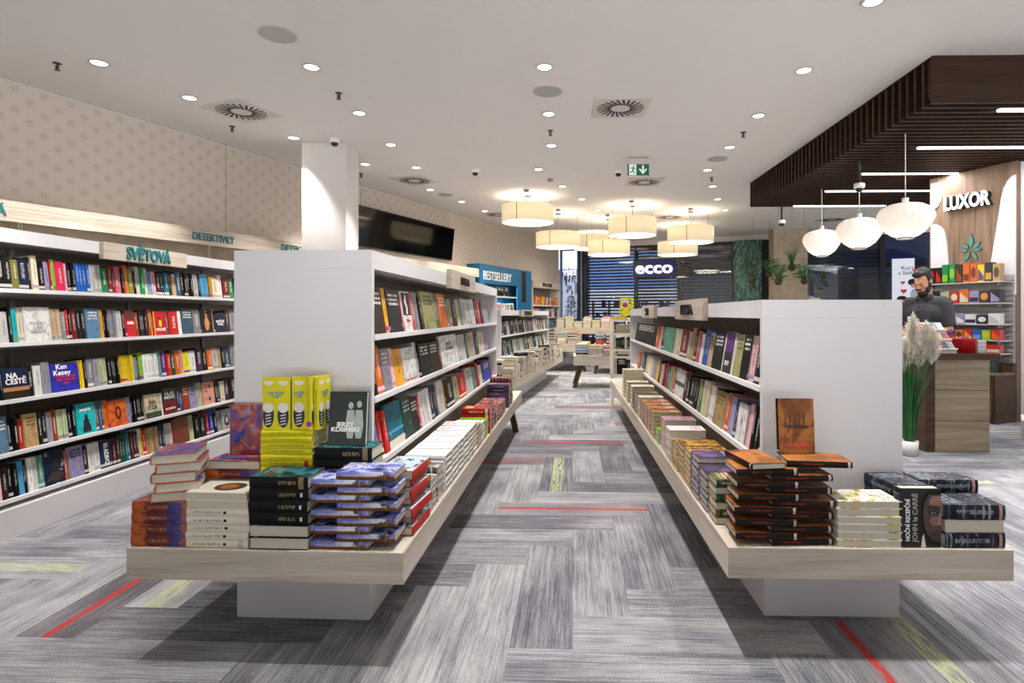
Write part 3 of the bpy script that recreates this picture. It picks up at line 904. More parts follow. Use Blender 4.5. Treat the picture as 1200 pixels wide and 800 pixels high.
# drum pendants
def drum_mat():
    t = NT('cream_drum_fabric')
    f, _ = t.noise(t.scale(t.tex('Object'), (4, 4, 60)), 1.0, 2)
    c = t.mix(f, lin('#d9c093'), lin('#e6d2a8'))
    t.color(c); t.rough(0.8)
    t.put(t.b.inputs['Emission Color'], lin('#f0dfbc')); t.b.inputs['Emission Strength'].default_value = 0.55
    return t.m
M_['drum'] = drum_mat()
M_['drum_lens'] = glow('drum_diffuser', '#fff4e2', 2.6)
M_['cord'] = plain('grey_cord', '#6f6a66', 0.6)
def drum(px, py_bottom, wpx, hpx, diam, label):
    d = diam * FPX / wpx
    p = ray(px, d, py=py_bottom)
    h = hpx / FPX * d
    r = diam / 2
    t = thing('drum_pendant', label, 'pendant lamp', Matrix.Translation((p.x, p.y, p.z)), 'cream drum pendants')
    MB().lathe([(r - 0.012, 0.012), (r, 0.0), (r, h), (r - 0.012, h), (r - 0.012, 0.012)], 48, cap=False).build('shade', M_['drum'], t)
    MB().cyl(r - 0.014, 0.014, 0.026, 48).build('diffuser', M_['drum_lens'], t)
    MB().box(-0.006, 0.006, -r - 0.003, -r + 0.001, 0.002, h - 0.002, M=Matrix.Rotation(R(-22), 4, 'Z')).build('seam', plain('shade_seam', '#8a6f45', 0.7), t)
    for k in range(3):
        a = 2 * PI * k / 3 + 0.4
        MB().tube([((r - 0.02) * math.cos(a), (r - 0.02) * math.sin(a), h - 0.03), ((r - 0.02) * math.cos(a), (r - 0.02) * math.sin(a), CEIL - p.z)], 0.003, 5).build('suspension_cord', M_['cord'], t)
    MB().tube([(0, 0, h * 0.5), (0, 0, CEIL - p.z)], 0.006, 6).build('power_cord', M_['cord'], t)
    MB().cyl(0.06, CEIL - p.z - 0.03, CEIL - p.z, 16).build('ceiling_rose', M_['cord'], t)
    for dz, rx, e in ((-0.01, 0, DRUM_W), (h * 0.7, 180, DRUM_W * 0.3)):
        ld = bpy.data.lights.new('lamp', 'AREA'); ld.shape = 'DISK'; ld.size = diam * 0.85; ld.energy = e; ld.color = (1, 0.88, 0.7)
        lo = bpy.data.objects.new('lamp', ld); COL.objects.link(lo); lo.parent = t
        lo.location = (0, 0, dz); lo.rotation_euler = (R(rx), 0, 0)
drum(618.5, 261.5, 61, 20, 1.0, 'nearest cream drum pendant lamp, left-hand one with a dark seam')
drum(654, 290, 52, 17, 1.0, 'cream drum pendant lamp just behind and right of the nearest left one')
drum(695, 292, 46, 16, 1.1, 'farthest cream drum pendant lamp, half hidden between two others')
drum(713.5, 299, 49, 16, 1.0, 'cream drum pendant lamp hanging lowest in the middle')
drum(741, 276.5, 56, 20, 1.0, 'cream drum pendant lamp highest in the middle, under a square vent')
drum(809, 284.5, 53, 18, 1.0, 'rightmost cream drum pendant lamp')
drum(794, 299, 46, 15, 1.0, 'cream drum pendant lamp half hidden behind the rightmost one')

# slatted walnut canopy over the cash desk
cp = thing('slatted_canopy', 'dark walnut slatted canopy hanging from the ceiling over the cash desk', 'ceiling canopy', CN)
CZ = CEIL - 0.416
_sl = MB().box(0, 4.3, 0, 0.036, 0, 0.406).mesh('slat', M_['canopy_wood'])
for k in range(42):
    o = bpy.data.objects.new('slat', _sl)
    COL.objects.link(o); o.parent = cp
    o.location = (0, k * 0.12, CZ)
MB().box(0, 4.3, 0, 4.96, CEIL - 0.01, CEIL - 0.001).build('gap_shade_sheet', M_['black'], cp)  # added black sheet, stands in for the shade between the slats
# the nearest edge is boxed in
MB().box(0.02, 4.3, 0.037, 0.118, CZ + 0.06, CEIL - 0.011).build('edge_block', M_['canopy_wood'], cp)
M_['tube'] = glow('white_light_tube', '#f4f4ff', 7.0)
for i, d in enumerate((5.297, 6.5, 7.69, 8.8, 9.93)):
    k = max(1, round((d - 5.094 - 0.078) / 0.12))
    y = k * 0.12 + 0.078
    t = thing('linear_light', ('nearest' if i == 0 else ORD[i] + ' nearest') + ' white light bar set between the dark canopy slats', 'linear light', CN @ Matrix.Translation((0.72, y, CZ)), 'light bars in the canopy')
    MB().box(0, 1.55, -0.035, 0.035, 0.012, 0.07).box(0.3, 0.32, -0.01, 0.01, 0.0701, 0.4055).box(1.2, 1.22, -0.01, 0.01, 0.0701, 0.4055).build('housing', M_['grey_metal'], t)
    MB().box(0.005, 1.545, -0.032, 0.032, -0.006, 0.011).build('diffuser', M_['tube'], t)
    ld = bpy.data.lights.new('lamp', 'AREA'); ld.shape = 'RECTANGLE'; ld.size = 1.5; ld.size_y = 0.06; ld.energy = LINE_W * 2; ld.color = (0.97, 0.97, 1.0)
    lo = bpy.data.objects.new('lamp', ld); COL.objects.link(lo); lo.parent = t; lo.location = (0.77, 0, -0.012)

# pleated white globe pendants over the cash desk
def globe_mat():
    t = NT('white_pleated_shade')
    t.color(lin('#ded3c8')); t.rough(0.6)
    t.put(t.b.inputs['Emission Color'], lin('#fff0e2')); t.b.inputs['Emission Strength'].default_value = 0.5
    return t.m
M_['globe'] = globe_mat()
def globe(px, pyt, pyb, d, label):
    d = 5.094 + 0.078 + 0.12 * round((d - 5.172) / 0.12)     # hangs between two slats
    top, bot = ray(px, d, py=pyt), ray(px, d, py=pyb)
    h = top.z - bot.z
    rmax = 0.262
    t = thing('globe_pendant', label, 'pendant lamp', Matrix.Translation((top.x, d, bot.z)), 'pleated white pendants over the cash desk')
    prof = [(0.24, 0.0), (0.45, 0.06), (0.68, 0.18), (0.87, 0.37), (0.97, 0.52), (1.0, 0.6), (0.97, 0.7), (0.86, 0.83), (0.6, 0.935), (0.25, 0.99), (0.08, 1.0)]
    n = 96
    v, f = [], []
    for rr_, z in prof:
        for k in range(n):
            a = 2 * PI * k / n
            r = rmax * rr_ * (1 + (0.022 if k % 4 < 2 else 0.0) * min(1, rr_ * 1.5))
            v.append((r * math.cos(a), r * math.sin(a), z * h))
    for i in range(len(prof) - 1):
        for k in range(n):
            f.append((i * n + k, i * n + (k + 1) % n, (i + 1) * n + (k + 1) % n, (i + 1) * n + k))
    f.append(tuple(reversed(range(n)))); f.append(tuple(range((len(prof) - 1) * n, len(prof) * n)))
    MB().add(v, f, 0, True).build('shade', M_['globe'], t)
    MB().lathe([(0.07, -0.012), (0.085, -0.004), (0.07, 0.004)], 24).build('bottom_cap', M_['grey_metal'], t)
    MB().tube([(0, 0, h), (0, 0, CEIL - 0.0105 - bot.z)], 0.005, 6).cyl(0.03, h, h + 0.05, 12).build('cord', M_['white_letters'], t)
    ld = bpy.data.lights.new('lamp', 'POINT'); ld.energy = GLOBE_W; ld.shadow_soft_size = 0.2; ld.color = (1, 0.92, 0.82)
    lo = bpy.data.objects.new('lamp', ld); COL.objects.link(lo); lo.parent = t; lo.location = (0, 0, -0.25)
globe(963, 269, 300, 8.6, 'farthest and smallest looking of the three pleated white pendants')
globe(1007, 255, 291, 7.2, 'middle one of the three pleated white pendants')
globe(1061, 237.5, 279, 6.0, 'nearest and largest looking of the three pleated white pendants')

# air vents
M_['vent_plate'] = plain('vent_plate', '#c9c1ba', 0.5)
def vent(px, py, label, deg=0, size=0.6):
    x, y = on_ceiling(px, py)
    t = thing('swirl_vent', label, 'air vent', Matrix.Translation((x, y, CEIL)) @ Matrix.Rotation(R(deg), 4, 'Z'), 'square swirl air vents')
    h = size / 2
    MB().box(-h, h, -h, h, -0.012, -0.001).build('plate', M_['vent_plate'], t)
    s = MB()
    for k in range(24):
        a = 2 * PI * k / 24
        s.box(0.105, 0.265, -0.0125, 0.0125, -0.0135, -0.0121, M=Matrix.Rotation(a, 4, 'Z') @ Matrix.Translation((0, 0.055, 0)) @ Matrix.Rotation(R(-12), 4, 'Z'))
    s.build('slots', M_['black'], t)
vent(283, 130, 'square swirl air vent nearest the left wall', -22)
vent(727, 126, 'square swirl air vent nearest the camera, right of the middle')
vent(486, 211, 'square swirl air vent behind the white column', -22)
vent(755, 213, 'square swirl air vent right below the green exit sign')
vent(785, 254, 'square swirl air vent above the drum pendants on the right')
vent(584, 251, 'square swirl air vent half hidden left of the nearest drum pendant')
vent(975, 257, 'square swirl air vent beyond the slatted canopy')

M_['grille'] = plain('speaker_grille', '#a5a19f', 0.6)
_m = {'sp': MB().cyl(0.14, -0.008, -0.001, 32), 'spr': MB().lathe([(0.15, -0.001), (0.152, -0.006), (0.141, -0.009), (0.1405, -0.002)], 32, cap=False)}
def speaker(px, py, label):
    x, y = on_ceiling(px, py)
    t = thing('ceiling_speaker', label, 'speaker', Matrix.Translation((x, y, CEIL)), 'round ceiling speakers')
    _m['sp'].build('grille', M_['grille'], t); _m['spr'].build('rim', M_['ring'], t)
speaker(325, 40, 'large round grey ceiling speaker near the camera on the left')
speaker(642, 107, 'round grey ceiling speaker between the two nearest middle downlights')
speaker(841, 186, 'round grey ceiling speaker over the right island')
speaker(522, 228, 'round grey ceiling speaker past the left-hand swirl vents')

M_['brass'] = plain('dull_brass', '#4a4036', 0.4, 0.5)
_m['rose'] = MB().lathe([(0.035, -0.001), (0.033, -0.006), (0.014, -0.010)], 20).mesh('rose', M_['brass'])
_m['body'] = MB().tube([(0, 0, -0.008), (0, 0, -0.05)], 0.009, 8).tube([(-0.014, 0, -0.03), (-0.012, 0, -0.06)], 0.003, 5).tube([(0.014, 0, -0.03), (0.012, 0, -0.06)], 0.003, 5).box(-0.018, 0.018, -0.006, 0.006, -0.034, -0.028).mesh('frame', M_['brass'])
_m['defl'] = MB().cyl(0.024, -0.064, -0.06, 12).mesh('deflector', M_['brass'])
def sprinkler(px, py, label):
    x, y = on_ceiling(px, py)
    t = thing('sprinkler', label, 'sprinkler', Matrix.Translation((x, y, CEIL)), 'ceiling sprinklers')
    for nm, k in (('rose', 'rose'), ('frame', 'body'), ('deflector', 'defl')):
        o = bpy.data.objects.new(nm, _m[k]); COL.objects.link(o); o.parent = t
sprinkler(67, 74, 'brass ceiling sprinkler farthest left, near the top of the wallpaper')
sprinkler(397, 109, 'brass ceiling sprinkler between two downlights over the left island')
sprinkler(272, 148, 'brass ceiling sprinkler just below the left-hand swirl vent')
sprinkler(645, 153, 'brass ceiling sprinkler in the middle row of downlights')
sprinkler(871, 155, 'brass ceiling sprinkler on the right, left of the canopy')
sprinkler(423, 203, 'brass ceiling sprinkler beside the white column')
sprinkler(834, 208, 'brass ceiling sprinkler near the farther downlights over the right island')

def detector(px, py, label):
    x, y = on_ceiling(px, py)
    t = thing('smoke_detector', label, 'smoke detector', Matrix.Translation((x, y, CEIL)), 'smoke detectors')
    MB().cyl(0.055, -0.014, -0.001, 20).build('base_plate', M_['ring'], t)
    MB().lathe([(0.05, -0.014), (0.048, -0.035), (0.03, -0.05), (0.0, -0.053)], 20).build('housing', plain('detector_grey', '#8c8680', 0.5), t)
for px, py, l in [(645, 209, 'nearest grey smoke detector, above the left drum pendants'), (617, 222, 'grey smoke detector right above the nearest drum pendant'), (654, 245, 'grey smoke detector between the first two drum pendants'),
                  (740, 235, 'grey smoke detector above the highest middle drum pendant'), (712, 251, 'grey smoke detector left of the highest middle drum pendant'), (809, 244, 'grey smoke detector above the rightmost drum pendant')]:
    detector(px, py, l)

M_['dome'] = plain('dark_camera_dome', '#101012', 0.1)
def dome(px, py, label, drop=0.0, d=None):
    if d is None:
        x, y = on_ceiling(px, py - 4)
        z = CEIL
    else:
        p = ray(px, d, py=py - 4); x, y, z = p.x, p.y, p.z
    t = thing('dome_camera', label, 'security camera', Matrix.Translation((x, y, z)), 'dome security cameras')
    if drop:
        MB().tube([(0, 0, -0.005), (0, 0, CEIL - (0.0105 if drop < 0.4 else 0.0005) - z)], 0.016, 10).build('drop_pole', M_['black_metal'], t)
    MB().lathe([(0.058, 0.0), (0.064, -0.02), (0.062, -0.05), (0.05, -0.06)], 24).build('housing', M_['white_letters'], t)
    MB().lathe([(0.046, -0.06), (0.044, -0.08), (0.03, -0.1), (0.0, -0.108)], 20).build('dome', M_['dome'], t)
dome(392, 166, 'white dome security camera on the ceiling in front of the white column')
dome(557, 202, 'white dome security camera on the ceiling left of the middle')
dome(724.5, 203, 'white dome security camera on the ceiling beside the exit sign')
dome(1007, 219, 'white dome security camera on a black pole under the canopy, nearer one', 0.36, 7.1)
dome(916, 262, 'white dome security camera on a black pole past the canopy corner', 0.42, 10.35)

# emergency exit sign
x, y = on_ceiling(748, 184)
ex = thing('exit_sign', 'green and white running man exit sign hanging from the ceiling', 'exit sign', Matrix.Translation((x, y, CEIL)))
MB().box(-0.165, 0.165, -0.03, 0.03, -0.105, -0.03).build('housing', M_['vent_plate'], ex)
for x in (-0.12, 0.105):
    MB().box(x, x + 0.015, -0.008, 0.008, -0.03, -0.001).build('bracket', M_['grey_metal'], ex)
EG = plain('exit_green', '#0a5a3c', 0.4, emit='#0a6a44', estr=0.15)
EWH = plain('exit_white', '#dfe8e2', 0.4, emit='#e6efe9', estr=0.35)
MB().box(-0.155, 0.155, -0.006, 0.006, -0.265, -0.105).build('panel', EG, ex)
pic = MB().box(-0.133, -0.03, -0.009, -0.0062, -0.262, -0.108)
pic.build('white_field', EWH, ex)
man = MB()
def limb(pts, r): man.tube([(a, -0.0105, b) for a, b in pts], r, 6)
man.cyl(0.011, -0.0015, 0.0015, 14, M=Matrix.Translation((-0.064, -0.0105, -0.132)) @ Matrix.Rotation(R(90), 4, 'X'))
limb([(-0.072, -0.15), (-0.084, -0.19)], 0.010); limb([(-0.084, -0.19), (-0.066, -0.215), (-0.06, -0.25)], 0.007); limb([(-0.084, -0.19), (-0.098, -0.222), (-0.126, -0.226)], 0.007)
limb([(-0.072, -0.15), (-0.053, -0.176), (-0.034, -0.178)], 0.005); limb([(-0.072, -0.15), (-0.1, -0.155), (-0.116, -0.178)], 0.005)
man.build('running_man', EG, ex)
ar = MB()
A0 = [(0.053, -0.122), (0.053, -0.2), (0.024, -0.166), (0.007, -0.178), (0.066, -0.248), (0.125, -0.178), (0.108, -0.166), (0.079, -0.2), (0.079, -0.122)]
ar.add([(a, -0.0085, b) for a, b in A0] + [(a, -0.0062, b) for a, b in A0], [tuple(range(9)), tuple(reversed(range(9, 18)))] + [((i + 1) % 9, i, 9 + i, 9 + (i + 1) % 9) for i in range(9)])
ar.build('arrow', EWH, ex)

# long black screen high on the left wall
p0, p1 = onfac(LW, 420, -0.1), onfac(LW, 530, -0.1)
sc_ = thing('wall_screen', 'long black screen hanging tilted high on the left wall behind the column', 'screen', LW @ Matrix.Translation((p0 - 0.6, -0.06, 2.48)) @ Matrix.Rotation(R(6), 4, 'X'))
ww = p1 - p0 + 0.6
MB().box(0, ww, -0.03, 0.03, 0, 0.7).build('casing', M_['black_metal'], sc_)
MB().box(0.015, ww - 0.015, -0.034, -0.0302, 0.015, 0.685).build('glass_front', M_['screen'], sc_)
MB().tube([(0.62, 0.0, 0.7), (0.62, 0.02, 1.0)], 0.004, 6).tube([(ww - 0.2, 0.0, 0.7), (ww - 0.2, 0.02, 1.0)], 0.004, 6).build('hanging_cable', M_['cord'], sc_)
tag(MB().box(onfac(LW, 264), onfac(LW, 264) + 0.012, -0.004, 0.0, 2.3, CEIL).build('trim_1', M_['stone'], M=LW), kind='structure')

# ------------------------------------------------------------------ display islands
def two_tone(mb, x0, x1, y0, y1, z0, z1, a, b):
    n = len(mb.mi)
    mb.box(x0, x1, y0, y1, z0, z1, a)
    for k in (1, 3, 5):
        mb.mi[n + k] = b
def island(F, label, bw, lb, pw, v0, v1, top, right_shelves, left_shelves, name='display_island', lean=9, far_leg=False):
    """book island: wooden bench all round, white double-sided shelf unit rising from it"""
    t = thing(name, label, 'bookshelf', F, 'book islands with a bench around')
    MB().box(-pw + 0.01, pw - 0.01, v0 + 0.005, v1 - 0.25, 0, 0.302).build('plinth', M_['white'], t)
    b = MB()
    two_tone(b, -bw, bw, 0, lb, 0.302, 0.417, 0, 1)
    b.build('bench_top', [M_['oak'], M_['oak_y']], t)
    for y in (v0, v1 - 0.03):
        MB().box(-pw, pw, y, y + 0.03, 0.418, top - 0.08).build('end_panel', M_['white'], t)
    MB().box(-pw, pw, v0, v1, top - 0.0795, top).build('top_cap', M_['white'], t)
    MB().box(-0.012, 0.012, v0 + 0.03, v1 - 0.03, 0.418, top - 0.08).build('back_panel', M_['back_oak'], t)
    for side, zs in ((1, right_shelves), (-1, left_shelves)):
        fac = facade(pw, v0, v1, side)
        n = v1 - v0
        if zs:
            lo = min(zs) - 0.045
            MB().box(0.03, n - 0.03, 0.045, 0.06, 0.418, lo).build('kick_board', M_['back_oak'], t, fac)
        for z in zs:
            MB().box(0.031, n - 0.031, 0.0, 0.262, -0.016, 0.0, M=Matrix.Rotation(R(-lean), 4, 'X')).box(0.031, n - 0.031, -0.004, 0.012, -0.021, 0.003).build('shelf', M_['shelf_white'], t, fac @ Matrix.Translation((0, 0, z)))
    if far_leg:
        l = MB()
        for x in (-bw + 0.1, bw - 0.1):
            s = 1 if x > 0 else -1
            l.add([(x - .03 - s * .0, lb - .35, .302), (x + .03, lb - .35, .302), (x + .03, lb - .27, .302), (x - .03, lb - .27, .302),
                   (x - .03 + s * .06, lb - .3, 0), (x + .03 + s * .06, lb - .3, 0), (x + .03 + s * .06, lb - .22, 0), (x - .03 + s * .06, lb - .22, 0)],
                  [(0, 1, 2, 3), (7, 6, 5, 4), (0, 4, 5, 1), (1, 5, 6, 2), (2, 6, 7, 3), (3, 7, 4, 0)])
        l.build('leg', M_['walnut'], t)
    return t
def facade(pw, v0, v1, side):
    if side > 0:
        return Matrix.Translation((pw, v0, 0)) @ Matrix.Rotation(R(90), 4, 'Z')
    return Matrix.Translation((-pw, v1, 0)) @ Matrix.Rotation(R(-90), 4, 'Z')

LV1, RV1, V0, PW, BWD = 4.12, 5.35, 0.31, 0.30, 0.53
island(LG, 'left white book island on a grey oak bench, tall one with three shelf rows', BWD, 4.55, PW, V0, LV1, 1.573, [1.209, 0.939, 0.65], [1.209, 0.939, 0.65], far_leg=True)
island(RG, 'right white book island on a grey oak bench, low one with two shelf rows', BWD, 5.75, PW - 0.003, V0, RV1, 1.362, [0.982, 0.664], [0.982, 0.664])
island(MG, 'smaller white book island farther back, left of the aisle', BWD, 4.9, PW, V0, 4.4, 1.36, [1.0, 0.70], [1.0, 0.70])
LF = LG @ facade(PW, V0, LV1, 1)
RF = RG @ facade(PW - 0.003, V0, RV1, -1)
MF = MG @ facade(PW, V0, 4.4, 1)

# wooden category signs over the top caps
def category_sign(F, x0, x1, z0, z1, text, label, size, mat, group=None, width=None, y0=-0.034, cap=0.32):
    t = thing('category_sign', label, 'sign', F @ Matrix.Translation((x0, y0, z0)), 'wooden category signs')
    w, h = x1 - x0, z1 - z0
    MB().box(0, w, 0, -y0 - 0.002, 0, h).build('board', M_['sign_oak'], t)
    letters('letters', text, size, mat, t, Matrix.Translation((w / 2, -0.006, h * 0.48)), 0.012, 0.003 if size > 0.12 and width > 0.43 else 0.0, width=width)
    return t

# ------------------------------------------------------------------ long white bookcase on the left
wb0, wb1 = onfac(WB, -70), 2.75
t = thing('bookcase', 'long white bookcase on the left with five slanted shelves', 'bookshelf', WB)
MB().box(wb0, wb1, -0.03, 0.34, 0, 0.17).build('base', M_['white'], t)
MB().box(wb0, wb1, 0.0, 0.36, 1.718, 1.798).build('top_cap', M_['white'], t)
MB().box(wb0, wb1, 0.335, 0.36, 0.171, 1.717).build('back_panel', M_['back_oak'], t)
for x in (wb0, wb1 - 0.03):
    MB().box(x, x + 0.03, 0.0, 0.334, 0.171, 1.717).build('side_panel', M_['white'], t)
WBZ = [1.447, 1.131, 0.799, 0.491, 0.22]
for z in WBZ:
    MB().box(wb0 + 0.031, wb1 - 0.031, 0, 0.3, -0.016, 0, M=Matrix.Rotation(R(-7), 4, 'X')).box(wb0 + 0.031, wb1 - 0.031, -0.004, 0.012, -0.021, 0.003).build('shelf', M_['shelf_white'], t, Matrix.Translation((0, 0, z)))
for x in (0.35, 1.3, 2.2):
    u = MB().box(x, x + 0.03, 0.31, 0.334, 0.171, 1.717)
    u.build('slotted_upright', M_['grey_metal'], t)
category_sign(WB, onfac(WB, 121.5, -0.034), onfac(WB, 219, -0.034), 1.682, 1.80, 'SVĚTOVÁ', 'pale oak sign reading SVĚTOVÁ on the long left bookcase', 0.125, M_['teal_letters'], width=0.44)
category_sign(LF, onfac(LF, 529, -0.034), onfac(LF, 557, -0.034), 1.475, 1.60, 'LYRIKA', 'pale oak sign on the top edge of the left island', 0.08, M_['black'], width=0.3)
category_sign(RF, onfac(RF, 791, -0.034), onfac(RF, 823, -0.034), 1.262, 1.395, 'ESSA', 'nearer pale oak sign on the top edge of the right island', 0.1, M_['black'], width=0.36)
category_sign(RF, onfac(RF, 752, -0.034), onfac(RF, 766, -0.034), 1.262, 1.385, 'SI', 'farther pale oak sign on the top edge of the right island', 0.1, M_['black'], width=0.2)
category_sign(MF, onfac(MF, 611, -0.034), onfac(MF, 626, -0.034), 1.262, 1.37, 'NOVINKY', 'pale oak sign on the top edge of the island farther back', 0.1, M_['black'], width=0.6)

# bookcase built along the left wall with its lettered header board
wx1 = 8.6
t = thing('wall_bookcase', 'wall bookcase with a pale oak header board below the patterned wallpaper', 'bookshelf', LW)
MB().box(-3.2, wx1, -0.365, -0.335, 2.152, 2.344).build('header_board', M_['sign_oak'], t)
MB().box(-3.2, wx1, -0.334, -0.004, 2.325, 2.343).build('top_board', M_['sign_oak'], t)
MB().box(-3.2, wx1, -0.03, -0.004, 0.1, 2.32).build('back_panel', M_['stone'], t)
MB().box(-3.2, wx1, -0.35, -0.004, 0, 0.1).build('base', M_['white'], t)
for z in (0.4, 0.75, 1.1, 1.45, 1.8):
    MB().box(-3.2, wx1, -0.34, -0.031, z - 0.02, z).build('shelf', M_['shelf_white'], t)
xu = onfac(LW, 245.5, -0.06)
for x in (xu, xu + 2.0, xu - 2.0):
    u = MB().box(x, x + 0.03, -0.05, -0.031, 0.1, 2.32)
    for k in range(18):
        u.box(x + 0.009, x + 0.021, -0.052, -0.0501, 1.8 + k * 0.028, 1.812 + k * 0.028, 1)
    u.build('slotted_upright', [M_['cream'], M_['black']], t)
for px0, px1, word in ((226, 275, 'DETEKTIVKY'), (330, 372, 'DETEKTIVKY'), (-46, 8, 'ČESKÁ')):
    a, b = onfac(LW, px0, -0.37), onfac(LW, px1, -0.37)
    letters('header_letters', word, 0.125, M_['teal_letters'], t, Matrix.Translation(((a + b) / 2, -0.37, 2.24)), 0.008, 0.003, width=b - a)

# ------------------------------------------------------------------ rows of books
def parse(spec):
    out = []
    for item in spec.split(';'):
        w = item.split()
        px = float(w[0]); n = 1; face = False; col = []
        for q in w[1:]:
            if q == 'F': face = True
            elif q.startswith('*'): n = int(q[1:])
            else: col.append(q)
        out.append((px, ' '.join(col), n, face))
    return out
def shelf_row(F, z, start, spec, where, hint='left', lean=9, y0=0.016, L=0.2, W=0.135, toward=1, group=None):
    """books on one shelf, given by where each run ends across the photo; toward = -1 when the row is listed from right to left"""
    SF = F @ Matrix.Translation((0, 0, z)) @ Matrix.Rotation(R(-lean), 4, 'X')
    items = parse(spec)
    total = {}
    for px, c, n, f in items:
        total[(c, f)] = total.get((c, f), 0) + n
    seen, made = {}, {}
    xa = onfac(F, start, y0)
    for px, c, n, f in items:
        xb = onfac(F, px, y0)
        step = (xb - xa) / n
        tt = abs(step)
        for k in range(n):
            x = min(xa + step * k, xa + step * (k + 1))
            key = (c, f)
            seen[key] = seen.get(key, 0) + 1
            kind = 'face-out book' if f else 'book spine'
            if total[key] == 1:
                lab = 'the only %s %s on the %s' % (c, kind, where)
            else:
                lab = '%s %s %s from the %s, %s' % (ORD[seen[key] - 1], c, kind, hint, where)
            if n > 1:
                h = L * (0.97 + 0.06 * ((hash_(c + where + str(px)) % 100) / 100.0))
            else:
                h = L * random.uniform(0.9, 1.08)
            if f:
                T = 0.022
                wd = max(0.03, tt - 0.0015)
                m = faceout(SF, x + 0.0007, y0 + random.uniform(0, 0.004), 0.001, h, T)
                o = book(m, h, wd, T, c, 'quiet' if px in PRINTED.get(where, ()) else 'plain', lab, group)
            else:
                T = max(0.006, tt - 0.0008)
                m = upright(SF, x + 0.0004, y0 + random.uniform(0.0, 0.012), 0.001, h)
                o = book(m, h, W, T, c, 'plain', lab, group)
            made[px if n == 1 else (px, k)] = (o, h, tt, T)
        xa = xb
    return made
def hash_(s):
    v = 7
    for ch in s:
        v = (v * 31 + ord(ch)) % 1000003
    return v

def on_cover(o, text, size, mat, Wd, T, u=0.0, v=0.0, width=None, bold=0.001, name='cover_title'):
    """lettering on the front cover of a book: u to the reader's right of the centre, v upwards"""
    if o is None: return
    M = Matrix(((0, 0, -1, -v), (1, 0, 0, Wd / 2 + u), (0, -1, 0, T + 0.0009), (0, 0, 0, 1)))
    return letters(name, text, size, mat, o, M, 0.001, bold, width=width)
def cover_patch(o, pts, mat, Wd, T, name='cover_picture', lift=0.0004):
    """flat printed shape on the front cover, given as (right, up) points counter-clockwise"""
    if o is None: return
    mb = MB()
    n = len(pts)
    q = [(-v, Wd / 2 + u) for u, v in pts]
    mb.prism(q, T + 0.0001, T + 0.0001 + lift, 0)
    return mb.build(name, mat, o)
def ell(cx, cy, rx, ry, n=20, a0=0, a1=360):
    return [(cx + rx * math.cos(R(a0 + (a1 - a0) * k / n)), cy + ry * math.sin(R(a0 + (a1 - a0) * k / n))) for k in range(n if a1 - a0 == 360 else n + 1)]
def rect(x0, x1, y0, y1):
    return [(x0, y0), (x1, y0), (x1, y1), (x0, y1)]

PRINTED = {   # face-out covers whose own lettering or picture is built below
 'top shelf of the left island': (485.5,), 'middle shelf of the left island': (538.5, 491.0), 'lowest shelf of the left island': (476.0,),
 'top shelf of the right island': (853.5, 787.0), 'lower shelf of the right island': (870.5, 798.5),
 'second shelf of the long left bookcase': (197.0, 160.0, 62.0, 251.0, 266.5), 'third shelf of the long left bookcase': (36.0, 95.0),
 'fourth shelf of the long left bookcase': (114.0, 150.0, 190.0, 209.0, 253.0), 'lowest shelf of the long left bookcase': (78.0, 223.0, 272.0)}
WH, RD, BK = M_['white_letters'], plain('print_red', '#b8232a', 0.4), M_['black']
SH = ['top shelf of the long left bookcase', 'second shelf of the long left bookcase', 'third shelf of the long left bookcase', 'fourth shelf of the long left bookcase', 'lowest shelf of the long left bookcase']
G = 'books on the long left bookcase'
r1 = shelf_row(WB, WBZ[0], -1, '8 black; 16.6 charcoal; 25 olive; 37 navy; 40 dark brown; 47 cream; 54.6 black; 61 lilac; 63 red; 68 lime green; 78.7 hot pink; 82 pink; 91 black *2; 109 blue *4; 121 light grey *4; 129 green; 137 dark red *2; 145 rose *2; 148 charcoal; 152 orange; 159 olive; 162 black; 167 light grey; 171.5 green; 176 cream; 179.6 sky blue; 184.5 pink; 190 maroon; 195 navy; 200 teal; 204 dark brown; 208 beige; 214 slate blue; 229 black *4; 235 light grey; 238 black; 247 sky blue; 250.6 amber; 258.5 cream; 263 white; 270.6 dark red; 276 green; 283 charcoal', SH[0], lean=7, group=G)
r2 = shelf_row(WB, WBZ[1], -4, '3.5 cream; 13.6 light grey; 17.5 black; 23.6 turquoise; 31.5 cream; 62 white F; 75 beige *3; 80 grey; 83 red; 86.6 black; 92.7 dark red; 103 charcoal *2; 119 steel blue F; 124 amber; 130 black *2; 140 grey *3; 146 light grey; 150 black; 160 red F; 165 rust; 176 charcoal *3; 179 rust; 182 amber; 197 red F; 200 teal; 210.5 red; 214.5 white; 228 slate blue F; 237 grey; 251 dark brown F; 253 salmon; 266.5 navy F; 271 brown; 278 grey; 284 black', SH[1], lean=7, group=G)
r3 = shelf_row(WB, WBZ[2], -3, '5 black; 36 navy F; 43 black; 52 white; 62 grey *2; 95 royal blue F; 101.7 yellow *2; 105 black; 118.8 grey *2; 129 pale green *2; 143 black *4; 159.5 yellow *4; 163 sky blue; 166 dark red; 170 lime green; 187.5 white *4; 192 mint; 197.6 purple; 202.6 red; 207.7 dark green; 213.7 orange; 217.7 salmon; 225 bright yellow; 232 white; 240 plum; 245 black; 250.5 orange; 258 light grey; 261.6 tan; 266 black; 271.7 slate blue; 279 grey', SH[2], lean=7, group=G)
